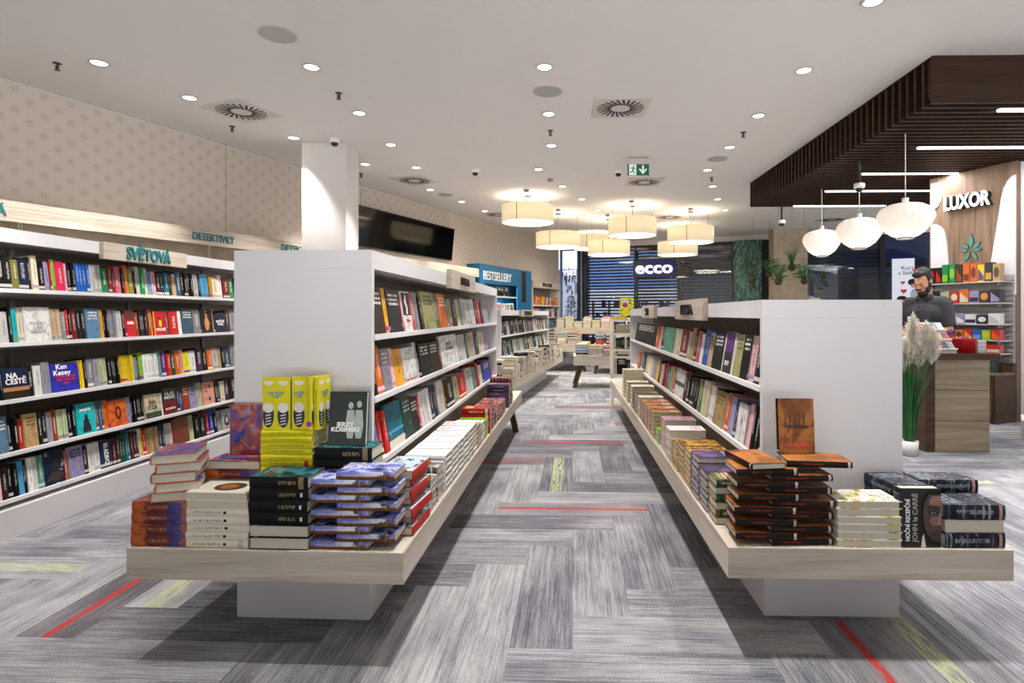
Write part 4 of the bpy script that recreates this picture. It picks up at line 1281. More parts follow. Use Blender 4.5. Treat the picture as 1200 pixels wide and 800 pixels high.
r4 = shelf_row(WB, WBZ[3], -4, '12 steel blue F; 25 black *2; 31 red; 46.5 tan F; 58 charcoal *2; 64.6 grey; 71 rust; 82.5 pale green *2; 92 black *2; 114 turquoise F; 117 rust; 124.6 slate blue *3; 129 orange; 150 orange F; 156 lilac; 171.7 black *5; 190 cream F; 193 white; 209 dark red F; 213 navy; 216 blue; 223.5 rust F; 233 lilac F; 239.6 pale green; 253 salmon F; 260 black *2; 265 cream; 271.7 plum; 279 charcoal', SH[3], lean=7, group=G)
r5 = shelf_row(WB, WBZ[4], -6, '4.7 pink; 12 dark brown; 25 black *2; 31 sky blue *2; 36 black; 47 white *2; 55 mint; 78 navy F; 83 orange; 100 lilac F; 107 charcoal; 120 white *2; 134.5 navy; 142.7 maroon *2; 149.5 dark green *2; 155.5 teal *2; 165 maroon *3; 167 white; 170 yellow; 175 red; 188 tan *3; 196 navy *2; 205 light grey *3; 223 rust F; 230 pale green; 236.5 black; 244 charcoal; 246.7 red; 252 royal blue; 256 black; 262 grey; 272 light grey F; 280 brown', SH[4], lean=7, group=G)
# titles that can be read in the photo
o, h, w, T = r3[36.0]
on_cover(o, 'NA', 0.045, WH, w, T, -0.02, 0.045, width=w * 0.42); on_cover(o, 'CESTĚ', 0.045, WH, w, T, 0.0, 0.01, width=w * 0.78)
cover_patch(o, rect(-w / 2, w / 2, -h / 2, -0.02), plain('print_earth', '#1d130d', 0.4), w, T); cover_patch(o, rect(-w / 2, w / 2, -0.045, -0.022), plain('print_sand', '#b07a44', 0.4), w, T, lift=0.0006)
o, h, w, T = r3[95.0]
on_cover(o, 'Ken\nKesey', 0.045, WH, w, T, -0.02, 0.052, width=w * 0.6); on_cover(o, 'Vyhoďme\nho z kola\nven', 0.026, RD, w, T, 0.0, -0.012, width=w * 0.72)
o, h, w, T = r2[197.0]
on_cover(o, 'SYNOVÉ', 0.03, WH, w, T, 0, -0.05, width=w * 0.72)
cover_patch(o, ell(0, 0.035, 0.012, 0.014), BK, w, T); cover_patch(o, ell(0, 0.0, 0.016, 0.03), plain('print_yellow', '#d8b818', 0.4), w, T, lift=0.0006)
cover_patch(o, rect(-w / 2, -w / 2 + 0.012, -h / 2, h / 2), plain('print_amber', '#d8a418', 0.4), w, T)
o, h, w, T = r2[160.0]
cover_patch(o, rect(-w / 2, w / 2, 0.03, h / 2), plain('print_darkred', '#54130f', 0.4), w, T); on_cover(o, 'ROMÁN', 0.025, WH, w, T, 0, 0.005, width=w * 0.7)
o, h, w, T = r2[62.0]
on_cover(o, 'POVÍDKY\nA JINÉ\nPŘÍBĚHY', 0.03, M_['grille'], w, T, 0, -0.02, width=w * 0.6)
o, h, w, T = r2[251.0]
cover_patch(o, ell(0, -0.02, 0.03, 0.06), plain('print_skin', '#c98448', 0.4), w, T); cover_patch(o, ell(0, 0.052, 0.016, 0.02), plain('print_skin2', '#b8743c', 0.4), w, T)
o, h, w, T = r2[266.5]
on_cover(o, 'NOČNÍ\nVLAK', 0.03, WH, w, T, 0, 0, width=w * 0.7)
o, h, w, T = r4[114.0]
sil = [(-0.03, -0.09), (0.035, -0.09), (0.03, -0.045), (0.02, -0.03), (0.022, -0.01), (0.012, 0.0), (0.012, 0.02), (0.004, 0.03), (-0.006, 0.028), (-0.012, 0.018), (-0.01, 0.0), (-0.022, -0.01), (-0.02, -0.035), (-0.03, -0.05)]
cover_patch(o, sil, BK, w, T); on_cover(o, 'MAJÁK', 0.022, WH, w, T, 0, 0.06, width=w * 0.6)
o, h, w, T = r4[150.0]
on_cover(o, 'O', 0.13, BK, w, T, 0.005, 0.0, width=w * 0.3, bold=0.004)
o, h, w, T = r4[190.0]
cover_patch(o, rect(-w / 2, w / 2, -h / 2, -0.045), plain('print_forest', '#2c3d2a', 0.4), w, T); on_cover(o, 'NA\nCOL', 0.045, plain('print_ink_green', '#1c2c20', 0.4), w, T, 0, 0.01, width=w * 0.6); cover_patch(o, ell(-0.03, 0.03, 0.014, 0.04), plain('print_salmon', '#c9806a', 0.4), w, T)
o, h, w, T = r4[209.0]
cover_patch(o, rect(-w / 2, w / 2, 0.0, h / 2), plain('print_deep_teal', '#12282e', 0.4), w, T); on_cover(o, 'HLAS\nNOCI', 0.035, M_['cream'], w, T, 0, 0.045, width=w * 0.7); on_cover(o, 'ROMÁN', 0.022, M_['cream'], w, T, 0, -0.06, width=w * 0.7)
o, h, w, T = r4[253.0]
for a, b, s in ((0.02, 0.06, 0.012), (-0.03, 0.02, 0.01), (0.01, -0.05, 0.014)):
    cover_patch(o, ell(a, b, s, s * 1.3), BK, w, T)
o, h, w, T = r5[78.0]
cover_patch(o, ell(0.005, 0.01, 0.032, 0.04), BK, w, T); cover_patch(o, ell(0.0, -0.055, 0.05, 0.03), plain('print_brown', '#3a2c2a', 0.4), w, T)
o, h, w, T = r5[134.5]
M = Matrix(((1, 0, 0, 0), (0, 1, 0, -0.0009), (0, 0, 1, T / 2), (0, 0, 0, 1)))
if o: letters('spine_title', 'KLADIVO', 0.05, WH, o, Matrix.Translation((0, -0.0012, T / 2)), 0.001, 0.001, width=0.15)
o, h, w, T = r5[223.0]
cover_patch(o, rect(-w / 2 + 0.006, w / 2 - 0.006, -h / 2 + 0.006, h / 2 - 0.006), plain('print_chestnut', '#6a2f16', 0.4), w, T)
o, h, w, T = r5[272.0]
cover_patch(o, ell(0, -0.01, 0.04, 0.05), BK, w, T); cover_patch(o, ell(0, -0.005, 0.022, 0.03), M_['grille'], w, T, lift=0.0006); on_cover(o, 'STÍNY', 0.025, RD, w, T, 0, -0.08, width=w * 0.7)

SL = ['top shelf of the left island', 'middle shelf of the left island', 'lowest shelf of the left island']
G = 'books on the shelves of the left island'
l1 = shelf_row(LF, 1.209, 439.5, '454 dark brown F; 458.7 amber; 474 charcoal F; 476 hot pink; 485.5 white F; 489 red; 496 grey *2; 499 black; 513 khaki F; 517 teal; 526 orange F; 528.5 black; 533.5 khaki; 538 charcoal; 541.5 beige; 544.5 mint; 559 light grey *3; 561.6 black; 565.6 red; 568 charcoal; 573.5 grey F', SL[0], L=0.215, W=0.15, group=G)
l2 = shelf_row(LF, 0.939, 439.5, '445 black; 452 orange; 461 grey F; 468 pink *2; 477.6 amber; 491 white F; 495 light grey; 507 black F; 517 dark brown F; 520 dark red; 538.5 white F; 540.5 rust; 548.6 light grey *2; 550.5 navy; 555 pale green F; 559 pink; 563 dark green; 569.5 cream; 574 lilac', SL[1], L=0.205, W=0.15, group=G)
l3 = shelf_row(LF, 0.65, 440, '450 blue *2; 459 red *2; 476 teal F; 486 dark green F; 494 charcoal F; 497 hot pink; 508 white *4; 516.5 navy *2; 523 light grey; 526 amber; 535 black; 541 pale green; 549 red; 555.6 white F; 561 mint; 563.5 red; 566.5 white; 568 black; 576 royal blue F; 577.5 dark red', SL[2], L=0.2, W=0.15, group=G)
o, h, w, T = l1[485.5]
cover_patch(o, rect(-w / 2 + 0.006, w / 2 - 0.006, -0.02, h / 2 - 0.008), BK, w, T)
cover_patch(o, [(-0.01, 0.09), (-0.03, 0.05), (-0.005, 0.02), (-0.02, -0.01), (0.005, -0.015), (0.02, 0.02), (0.005, 0.05), (0.015, 0.085)][::-1], M_['cream'], w, T, lift=0.0006)
on_cover(o, 'ŽENA', 0.02, RD, w, T, 0, -0.05, width=w * 0.5)
o, h, w, T = l3[476.0]
cover_patch(o, rect(-w / 2, w / 2, -h / 2, -h / 2 + 0.04), M_['cream'], w, T); cover_patch(o, rect(-w / 2, w / 2, -0.035, -0.022), plain('print_azure', '#3a8fc4', 0.4), w, T)
o, h, w, T = l2[538.5]
on_cover(o, 'SVĚT\nKNIH', 0.035, BK, w, T, 0.0, 0.03, width=w * 0.4); cover_patch(o, rect(-0.03, 0.03, -0.08, -0.05), plain('print_ice', '#8fb4d0', 0.4), w, T)
o, h, w, T = l2[491.0]
cover_patch(o, rect(-w / 2 + 0.01, w / 2 - 0.01, -h / 2 + 0.012, -h / 2 + 0.02), RD, w, T)

SR = ['top shelf of the right island', 'lower shelf of the right island']
G = 'books on the shelves of the right island'
q1 = shelf_row(RF, 0.982, 743.5, '767 black F; 769.5 orange; 773 pink; 776 charcoal; 787 mint F; 794 cream *2; 802.5 dark red; 805 light grey; 809 tan; 813 black; 817 rose; 820 white; 827 blue; 832 beige F; 843 charcoal F; 845 white; 853.5 purple F; 856.7 light grey; 865 khaki F; 873.7 black F; 881 pink; 887.5 charcoal; 892 beige', SR[0], L=0.215, W=0.15, group=G)
q2 = shelf_row(RF, 0.664, 746, '748.5 orange; 751 steel blue; 754 charcoal; 762.7 cream *3; 767 lilac; 769.5 yellow; 771.5 black; 774.5 pink; 776.5 brown; 778.5 red; 782 teal; 786.7 khaki; 788.5 hot pink; 798.5 white F; 804 dark brown *2; 808.7 black; 813.5 charcoal *2; 816 tan; 819.5 green; 826 cream; 832 white *2; 834.5 black; 845 tan F; 849 orange; 855.6 lilac *2; 860 navy; 870.5 white F; 876 pink *2; 884 black *2; 892 charcoal *2', SR[1], L=0.205, W=0.15, group=G)
o, h, w, T = q2[870.5]
for k in range(6):
    a = R(60 * k + 15)
    cover_patch(o, [(0.0 + 0.006 * math.cos(a + 1.57), 0.01 + 0.006 * math.sin(a + 1.57)), (0.006 * math.cos(a - 1.57), 0.01 + 0.006 * math.sin(a - 1.57)), (0.036 * math.cos(a), 0.01 + 0.045 * math.sin(a))], plain('print_orchid', '#94678f', 0.4), w, T, name='cover_petal')
o, h, w, T = q2[798.5]
cover_patch(o, rect(-w / 2, w / 2, -0.02, 0.012), plain('print_pine', '#1d3b2c', 0.4), w, T)
o, h, w, T = q1[853.5]
cover_patch(o, rect(-w / 2, w / 2, -h / 2, 0.0), BK, w, T); on_cover(o, 'SNY', 0.035, WH, w, T, 0, -0.06, width=w * 0.6)
o, h, w, T = q1[787.0]
for k in range(7):
    a = R(180 / 6 * k)
    cover_patch(o, [(0.004 * math.sin(a), -0.05 - 0.004 * math.cos(a)), (0.05 * math.cos(a), -0.05 + 0.1 * math.sin(a)), (-0.004 * math.sin(a), -0.05 + 0.004 * math.cos(a) + 0.002)], plain('print_leaf', '#6f8f74', 0.4), w, T, name='cover_leaf')

# ------------------------------------------------------------------ stacks
def stack(F, cx, cy, n, dims, rots, jk, colour, desc, group, z0=0.4175, jit=0.003, jrot=1.2, shift=None, tweak=None):
    """copies piled on one another; labels count from the top"""
    L, Wd, T = dims
    out = []
    rnd = random.Random(hash_(desc))
    for k in range(n):
        rot = rots[k % len(rots)]
        dx, dy = shift(k) if shift else (0, 0)
        m = lying(F, cx + dx + rnd.uniform(-jit, jit), cy + dy + rnd.uniform(-jit, jit), z0 + k * (T + 0.0006), rot + rnd.uniform(-jrot, jrot), L, Wd)
        i = n - 1 - k
        lab = ('topmost book' if i == 0 else ('lowest book' if k == 0 else ORD[i] + ' book from the top')) + ' in the ' + desc
        out.append(book(m, L, Wd, T, colour, jk, lab, group))
    return out
BZ = 0.4175
# --- front of the left island
stack(LG, -0.415, 0.094, 4, (0.222, 0.15, 0.042), [0], 'paint', 'plum', 'purple-orange painted stack at the left front corner', 'painted hardbacks on the left bench')
stack(LG, -0.40, 0.122, 5, (0.215, 0.15, 0.0355), [-72, -66, -70, -64, -68], 'paint', 'plum', 'upper purple-orange painted pile, pages facing forward', 'painted hardbacks on the left bench', z0=BZ + 4 * 0.0426, jit=0.006)
a2 = stack(LG, -0.222, 0.240, 8, (0.222, 0.132, 0.0355), [180, 180, 0, 180], 'paint', 'plum', 'painted pile behind the cream hardbacks', 'painted hardbacks on the left bench')
_cs = stack(LG, -0.186, 0.088, 7, (0.24, 0.155, 0.0295), [0, 0, 0, 0, 0, 180, 180], 'cream', 'cream', 'stack of cream hardbacks with an oval picture', 'cream hardbacks on the left bench')
top_cream = _cs[-1]
cover_patch(top_cream, ell(0.0, 0.01, 0.05, 0.06, 28), plain('print_umber', '#4a3324', 0.4), 0.155, 0.0295); cover_patch(top_cream, ell(0.0, 0.005, 0.03, 0.035, 24), plain('print_copper', '#a8622c', 0.4), 0.155, 0.0295, lift=0.0007)
stack(LG, 0.052, 0.085, 6, (0.225, 0.15, 0.045), [180, 180, 0, 0, 0, 0], 'ink', 'black', 'black stack with gold lettering', 'black and gold hardbacks on the left bench')
stack(LG, 0.325, 0.092, 10, (0.222, 0.145, 0.0285), [0], 'pen', 'lilac', 'zigzag violet and white stack', 'violet and white hardbacks on the left bench', shift=lambda k: ((-0.043, 0.0) if k % 2 == 0 else (0.055, 0.004)))
ys = stack(LG, 0.0, 0.238, 17, (0.212, 0.138, 0.0238), [0], 'yellow', 'bright yellow', 'tall yellow stack behind the black hardbacks', 'yellow paperbacks on the left bench', jit=0.002)
yz = BZ + 17 * 0.0244
kz = BZ + 7 * 0.0496
stack(LG, 0.235, 0.236, 7, (0.235, 0.138, 0.049), [0, 180, 0, 0, 180, 0, 0], 'ink', 'black', 'black stack under the standing dark book', 'black hardbacks under the standing book', jit=0.002, jrot=0.6)
# standing copies
a2z = BZ + 8 * 0.0361
o = book(faceout(LG, -0.30, 0.272, a2z + 0.001, 0.212, 0.03), 0.212, 0.148, 0.03, 'plum', 'paint', 'painted purple-orange book standing upright against the left end panel', None)
cover_patch(o, rect(-0.02, 0.074, -0.106, -0.085), plain('print_wine', '#7a1d2c', 0.4), 0.148, 0.03)
SNK = [plain('print_canvas_navy', '#1c2034', 0.5), plain('print_rubber_white', '#dedcd4', 0.5), plain('print_sky_text', '#5a8fae', 0.5), plain('print_label_orange', '#c9852c', 0.5)]
def shoes(o, Wd, T, n=2):
    xs = (-Wd * 0.26, Wd * 0.26) if n == 2 else (0.0,)
    for x in xs:
        cover_patch(o, ell(x, -0.05, 0.0235, 0.048), SNK[0], Wd, T, 'printed_shoe')
        cover_patch(o, ell(x, -0.018, 0.0215, 0.02), SNK[1], Wd, T, 'printed_toe', 0.0006)
        for k in range(4):
            cover_patch(o, [(x - 0.011, -0.052 - k * 0.012), (x + 0.011, -0.047 - k * 0.012), (x + 0.011, -0.043 - k * 0.012), (x - 0.011, -0.048 - k * 0.012)], SNK[1], Wd, T, 'printed_lace', 0.0006)
        cover_patch(o, ell(x, 0.09, 0.02, 0.018, 16, 180, 360), SNK[1], Wd, T, 'printed_toe', 0.0006)
    on_cover(o, 'Cesta, můj táta\na já v zemi\na sešli', 0.011, SNK[2], Wd, T, 0, 0.035, width=Wd * 0.6 if n == 2 else Wd * 0.7, bold=0.0003)
SF_ = LG @ Matrix.Translation((0, 0, yz + 0.001))
o = book(faceout(SF_, -0.106, 0.178, 0, 0.212, 0.024), 0.212, 0.118, 0.024, 'bright yellow', 'yellow', 'leftmost yellow sneaker book standing on the yellow stack', 'standing yellow sneaker books'); shoes(o, 0.118, 0.024)
o = book(faceout(SF_ @ Matrix.Translation((0.014, 0.182, 0)) @ Matrix.Rotation(R(0), 4, 'Z'), 0.0, 0, 0, 0.214, 0.024), 0.214, 0.066, 0.024, 'bright yellow', 'yellow', 'middle yellow sneaker book standing on the yellow stack', 'standing yellow sneaker books'); shoes(o, 0.066, 0.024, 1)
for i, (dx, nm) in enumerate(((0.083, 'turned yellow sneaker book right of the middle standing one'), (0.107, 'rightmost turned yellow sneaker book on the yellow stack'))):
    o = book(SF_ @ Matrix.Translation((dx, 0.168 + 0.012 * i, 0.106)) @ Matrix.Rotation(R(0), 4, 'Z') @ UPRIGHT, 0.212, 0.118, 0.021, 'bright yellow', 'yellow', nm, 'standing yellow sneaker books')
    shoes(o, 0.118, 0.021)
KSF = LG @ Matrix.Translation((0.155, 0.205, kz + 0.001)) @ Matrix.Rotation(R(-7), 4, 'X')
o = book(faceout(KSF, 0, 0.0, 0.0, 0.218, 0.03), 0.218, 0.155, 0.03, 'black', 'ink', 'dark green-black book with pale figures standing on the black stack', None)
cover_patch(o, rect(-0.0775, 0.0775, -0.109, 0.109), plain('print_night_green', '#141c18', 0.35), 0.155, 0.03)
fgm = plain('print_pale_figure', '#a9b3a6', 0.5)
for x, s in ((0.012, 1.0), (0.047, 1.1)):
    cover_patch(o, ell(x, 0.052 * s, 0.0105, 0.014), fgm, 0.155, 0.03, 'printed_head', 0.0006)
    cover_patch(o, [(x - 0.014, 0.034), (x - 0.02, -0.03), (x - 0.01, -0.08), (x + 0.012, -0.08), (x + 0.02, -0.03), (x + 0.014, 0.034)], fgm, 0.155, 0.03, 'printed_body', 0.0006)
on_cover(o, 'JERZY\nKOSINSKI', 0.024, WH, 0.155, 0.03, -0.008, -0.035, width=0.115)
# red-spined corner pile
stack(LG, 0.452, 0.292, 7, (0.235, 0.15, 0.0365), [88, 92, 86, 90, 84, 89, 87], 'redspine', 'red', 'red-spined pile at the left bench corner', 'red-spined hardbacks on the left bench', shift=lambda k: ((0.0, -0.01) if k % 2 == 0 else (-0.02, 0.02)))
# along the aisle side of the left bench
G = 'stacks along the aisle side of the left bench'
U = 0.418
def ledge(F, u, lst, side, grp):
    for v, n, dims, rots, jk, colour, desc in lst:
        stack(F, u, v, n, dims, rots, jk, colour, desc, grp, jit=0.002, jrot=1.0)
LB = (0.205, 0.145, 0.03)
ledge(LG, U, [
 (0.50, 5, (0.2, 0.135, 0.027), [0, 0, 2, 0], 'greyphoto', 'grey', 'grey photo stack behind the red-spined pile'),
 (0.645, 5, (0.2, 0.135, 0.032), [0], 'greyphoto', 'grey', 'second grey photo stack on the left ledge'),
 (0.80, 6, LB, [0], 'white', 'white', 'nearest white blue-lettered stack on the left ledge'),
 (0.955, 6, LB, [0], 'white', 'white', 'second white blue-lettered stack on the left ledge'),
 (1.11, 6, LB, [0], 'white', 'white', 'third white blue-lettered stack on the left ledge'),
 (1.265, 6, LB, [0], 'white', 'white', 'farthest white blue-lettered stack on the left ledge'),
 (1.42, 6, LB, [0], 'whitered', 'white', 'nearer white red-lettered stack on the left ledge'),
 (1.575, 6, LB, [0], 'whitered', 'white', 'farther white red-lettered stack on the left ledge'),
 (1.735, 5, LB, [0], 'plain', 'beige', 'beige patterned stack on the left ledge'),
 (1.90, 5, (0.2, 0.14, 0.026), [0], 'white', 'white', 'low white stack before the lime one'),
 (2.06, 4, (0.2, 0.14, 0.03), [0], 'plain', 'lime green', 'lime green stack on the left ledge'),
 (2.22, 4, (0.21, 0.145, 0.045), [0], 'plain', 'red', 'bright red stack on the left ledge'),
 (2.40, 4, (0.2, 0.14, 0.033), [0], 'plain', 'charcoal', 'charcoal stack behind the bright red one'),
 (2.58, 4, LB, [0], 'sunset', 'black', 'nearest dark orange-edged stack on the left ledge'),
 (2.74, 4, LB, [0], 'sunset', 'black', 'second dark orange-edged stack on the left ledge'),
 (2.90, 4, LB, [0], 'sunset', 'black', 'third dark orange-edged stack on the left ledge'),
 (3.06, 4, LB, [0], 'sunset', 'black', 'fourth dark orange-edged stack on the left ledge'),
 (3.40, 6, (0.21, 0.145, 0.036), [0], 'purple', 'purple', 'tall purple stack far along the left ledge'),
 (3.62, 6, (0.21, 0.145, 0.042), [0], 'sunset', 'orange', 'orange-topped stack ending the left ledge'),
], 1, G)
# --- front of the right island
stack(RG, -0.245, 0.098, 12, (0.235, 0.15, 0.0238), [0], 'ember', 'brown', 'zigzag brown and orange stack on the right bench', 'brown and orange hardbacks on the right bench', shift=lambda k: ((0.004, 0.004) if k % 2 == 0 else (-0.13, -0.004)), jit=0.005, jrot=2.5)
ez = BZ + 12 * 0.0244
book(lying(RG, -0.395, 0.12, BZ + 11 * 0.0244 - 0.0, -80, 0.225, 0.14) @ Matrix.Translation((0, 0, 0.025)), 0.225, 0.14, 0.0238, 'brown', 'ember', 'orange-topped book lying crosswise on the left of the brown zigzag stack', 'brown and orange hardbacks on the right bench')
book(lying(RG, -0.163, 0.115, ez + 0.001, -6, 0.24, 0.155), 0.24, 0.155, 0.0238, 'brown', 'ember', 'orange-topped book lying on the right of the brown zigzag stack', 'brown and orange hardbacks on the right bench')
o = book(faceout(RG @ Matrix.Translation((-0.285, 0.155, ez + 0.0265)) @ Matrix.Rotation(R(-5), 4, 'X'), 0, 0, 0, 0.22, 0.026), 0.22, 0.147, 0.026, 'rust', 'ember', 'orange-brown book standing upright on the brown zigzag stack', None)
sp = plain('print_burnt', '#3a1f12', 0.5)
for k in range(5):
    x = -0.042 + k * 0.0185
    cover_patch(o, [(x - 0.003, 0.0), (x + 0.003, 0.0), (x + 0.0015, 0.055), (x - 0.0015, 0.055)], sp, 0.147, 0.026, 'printed_tower')
cover_patch(o, [(-0.055, 0.0), (-0.02, -0.008), (0.045, -0.01), (0.055, 0.002), (0.0, 0.006)], sp, 0.147, 0.026, 'printed_ground')
on_cover(o, 'CELESTINO', 0.016, plain('print_ember_red', '#d8361c', 0.4), 0.147, 0.026, 0.004, -0.075, width=0.095)
stack(RG, 0.006, 0.09, 6, (0.238, 0.155, 0.0285), [180], 'floral', 'white', 'white floral stack beside the brown zigzag one', 'white floral hardbacks on the right bench')
o = book(faceout(RG @ Matrix.Translation((0.118, 0.018, BZ + 0.0005)), 0, 0, 0, 0.223, 0.046), 0.223, 0.155, 0.046, 'black', 'noir', 'thick black book with a half face standing at the front of the right bench', None)
cover_patch(o, rect(-0.0775, 0.0775, -0.1115, 0.1115), plain('print_black', '#0b0b0d', 0.3), 0.155, 0.046, 'printed_ground')
def face_print():
    t = NT('print_half_face')
    o_ = t.sep(t.tex('Object'))
    f, _ = t.noise(t.tex('Object'), 22.0, 3)
    t.color(t.mix(f, lin('#3a2a26'), lin('#8a6656')))
    t.rough(0.35)
    return t.m
FP = face_print()
def fp(name, pts, col, lift):
    cover_patch(o, pts, plain(name, col, 0.45), 0.155, 0.046, name, lift)
R_ = 0.0775
fp('printed_dark_side', [(0.004, -0.03), (0.02, -0.075), (0.045, -0.105), (R_, -0.108), (R_, 0.104), (0.03, 0.104), (0.008, 0.08), (0.002, 0.03)], '#1d1412', 0.0004)
fp('printed_face', [(0.014, -0.02), (0.026, -0.06), (0.05, -0.088), (R_, -0.092), (R_, 0.088), (0.034, 0.088), (0.016, 0.06), (0.012, 0.02)], '#4a332b', 0.0005)
fp('printed_cheek', [(0.034, -0.012), (0.05, -0.03), (R_, -0.028), (R_, 0.006), (0.06, 0.004), (0.044, 0.006)], '#7d5a4b', 0.0007)
fp('printed_forehead', [(0.036, 0.05), (R_, 0.046), (R_, 0.084), (0.046, 0.082), (0.034, 0.068)], '#8d6a5a', 0.0007)
fp('printed_eye_socket', ell(0.05, 0.022, 0.02, 0.010), '#1c1210', 0.0009)
fp('printed_eye', ell(0.05, 0.019, 0.009, 0.0035), '#9a8a80', 0.0011)
fp('printed_iris', ell(0.052, 0.019, 0.0035, 0.0034), '#120d0c', 0.0013)
fp('printed_brow', [(0.026, 0.034), (0.05, 0.036), (0.07, 0.03), (0.07, 0.038), (0.05, 0.045), (0.03, 0.041)], '#120c0a', 0.0012)
fp('printed_nose', [(0.066, -0.026), (R_, -0.03), (R_, 0.03), (0.071, 0.012)], '#9a7564', 0.001)
fp('printed_nostril', [(0.066, -0.032), (R_, -0.034), (R_, -0.028), (0.068, -0.026)], '#1c1210', 0.0012)
fp('printed_mouth', [(0.052, -0.05), (R_, -0.052), (R_, -0.046), (0.058, -0.045)], '#2c1613', 0.0012)
fp('printed_stubble', [(0.03, -0.06), (0.05, -0.086), (R_, -0.09), (R_, -0.058), (0.05, -0.056)], '#2c2120', 0.0009)
cover_patch(o, [(0.004, -0.1115), (0.022, -0.1115), (0.014, -0.06), (0.008, -0.075)], M_['cream'], 0.155, 0.046, 'printed_collar', 0.0014)
def up_title(o, s, size, mat, u, v, width):
    M = Matrix(((0, 0, -1, -v), (1, 0, 0, 0.0775 + u), (0, -1, 0, 0.0466), (0, 0, 0, 1))) @ Matrix.Rotation(R(-90), 4, 'Y')
    letters('cover_title', s, size, mat, o, M, 0.001, 0.0006, width=width)
up_title(o, 'NOČNÍ RECEPČNÍ', 0.022, WH, -0.045, -0.008, 0.16)
up_title(o, 'JOHN le CARRÉ', 0.026, M_['grille'], -0.018, 0.0, 0.185)
stack(RG, 0.398, 0.096, 3, (0.225, 0.155, 0.0535), [2, 180, -2], 'noir', 'black', 'black silver-blotched stack at the right front corner', 'black hardbacks on the right bench', jit=0.003)
stack(RG, 0.205, 0.188, 4, (0.215, 0.145, 0.052), [-88, -90, -86, -84], 'noir', 'black', 'black silver-blotched pile behind the half-face book', 'black hardbacks on the right bench', jit=0.002, jrot=0.8)
stack(RG, 0.41, 0.241, 4, (0.235, 0.122, 0.052), [-0.5, 0, 0.5, 0], 'noir', 'black', 'black silver-blotched pile at the back right corner', 'black hardbacks on the right bench', jit=0.002, jrot=0.6)
G = 'stacks along the aisle side of the right bench'
RB = (0.205, 0.145, 0.03)
ledge(RG, -0.415, [
 (0.30, 6, (0.2, 0.13, 0.031), [180, 0], 'forest', 'dark green', 'dark green stack behind the brown zigzag one'),
 (0.46, 6, (0.205, 0.145, 0.028), [180], 'purple', 'purple', 'nearer purple dusk stack on the right ledge'),
 (0.625, 7, (0.21, 0.145, 0.029), [180], 'purple', 'purple', 'farther purple dusk stack on the right ledge'),
 (0.81, 6, RB, [180], 'gold', 'amber', 'nearest gold-brown stack on the right ledge'),
 (0.97, 6, RB, [180], 'gold', 'amber', 'second gold-brown stack on the right ledge'),
 (1.13, 5, RB, [180], 'gold', 'amber', 'third gold-brown stack on the right ledge'),
 (1.32, 4, (0.215, 0.15, 0.048), [180], 'whitered', 'white', 'thick white and red stack on the right ledge'),
 (1.56, 4, (0.2, 0.145, 0.052), [180], 'plain', 'pink', 'thick pink-banded stack on the right ledge'),
 (1.80, 3, (0.2, 0.14, 0.032), [180], 'plain', 'lime green', 'low green stack on the right ledge'),
 (2.00, 6, RB, [180], 'rust', 'brown', 'nearest brown striped stack on the right ledge'),
 (2.17, 6, RB, [180], 'rust', 'brown', 'second brown striped stack on the right ledge'),
 (2.34, 6, RB, [180], 'rust', 'brown', 'third brown striped stack on the right ledge'),
 (2.51, 6, RB, [180], 'rust', 'brown', 'fourth brown striped stack on the right ledge'),
 (2.75, 6, RB, [180], 'oat', 'cream', 'nearest cream stack on the right ledge'),
 (3.00, 6, RB, [180], 'forest', 'khaki', 'khaki stack between cream ones on the right ledge'),
 (3.30, 6, (0.21, 0.15, 0.034), [180], 'oat', 'cream', 'second cream stack on the right ledge'),
 (3.65, 6, (0.21, 0.15, 0.034), [180], 'oat', 'cream', 'third cream stack on the right ledge'),
 (4.05, 8, (0.21, 0.15, 0.036), [180], 'oat', 'cream', 'tall cream stack ending the right ledge'),
], -1, G)

# ------------------------------------------------------------------ blue bestseller unit and the bookcase beyond it
M_['blue_panel'] = plain('blue_laminate', '#176a98', 0.45)
b0, b1 = 8.65, 11.48
t = thing('bestseller_unit', 'blue wall unit with white letters BESTSELLERY and lit shelves', 'bookshelf', LW)
H = 2.475
n0, n1 = b0 + 0.25, b0 + 1.95
for x in (b0, b1 - 0.04):
    MB().box(x, x + 0.04, -0.38, -0.005, 0, H).build('side_panel', M_['blue_panel'], t)
MB().box(b0 + 0.04, b1 - 0.04, -0.38, -0.35, 2.03, H).build('top_panel', M_['blue_panel'], t)
for x0, x1 in ((n1, b1 - 0.04), (b0 + 0.04, n0)):
    MB().box(x0, x1, -0.38, -0.35, 0, 2.03).build('front_panel', M_['blue_panel'], t)
MB().box(b0 + 0.04, b1 - 0.04, -0.04, -0.005, 0, H).build('back_panel', M_['blue_panel'], t)
MB().box(b0 + 0.04, b1 - 0.04, -0.349, -0.041, H - 0.03, H).build('top_board', M_['blue_panel'], t)
for z in (0.55, 0.95, 1.33, 1.745):
    MB().box(n0 + 0.001, n1 - 0.001, -0.37, -0.041, z - 0.03, z).build('shelf', M_['shelf_white'], t)
MB().box(b1 - 0.62, b1 - 0.36, -0.386, -0.381, 1.62, 2.44).build('dark_strip', M_['black'], t)
a, b = onfac(LW, 566.5, -0.39), onfac(LW, 599, -0.39)
letters('letters', 'BESTSELLERY', 0.3, plain('lit_white_letters', '#e8e8e6', 0.4, emit='#ffffff', estr=0.12), t, Matrix.Translation(((a + b) / 2, -0.395, 2.2)), 0.02, 0.0, width=b - a)
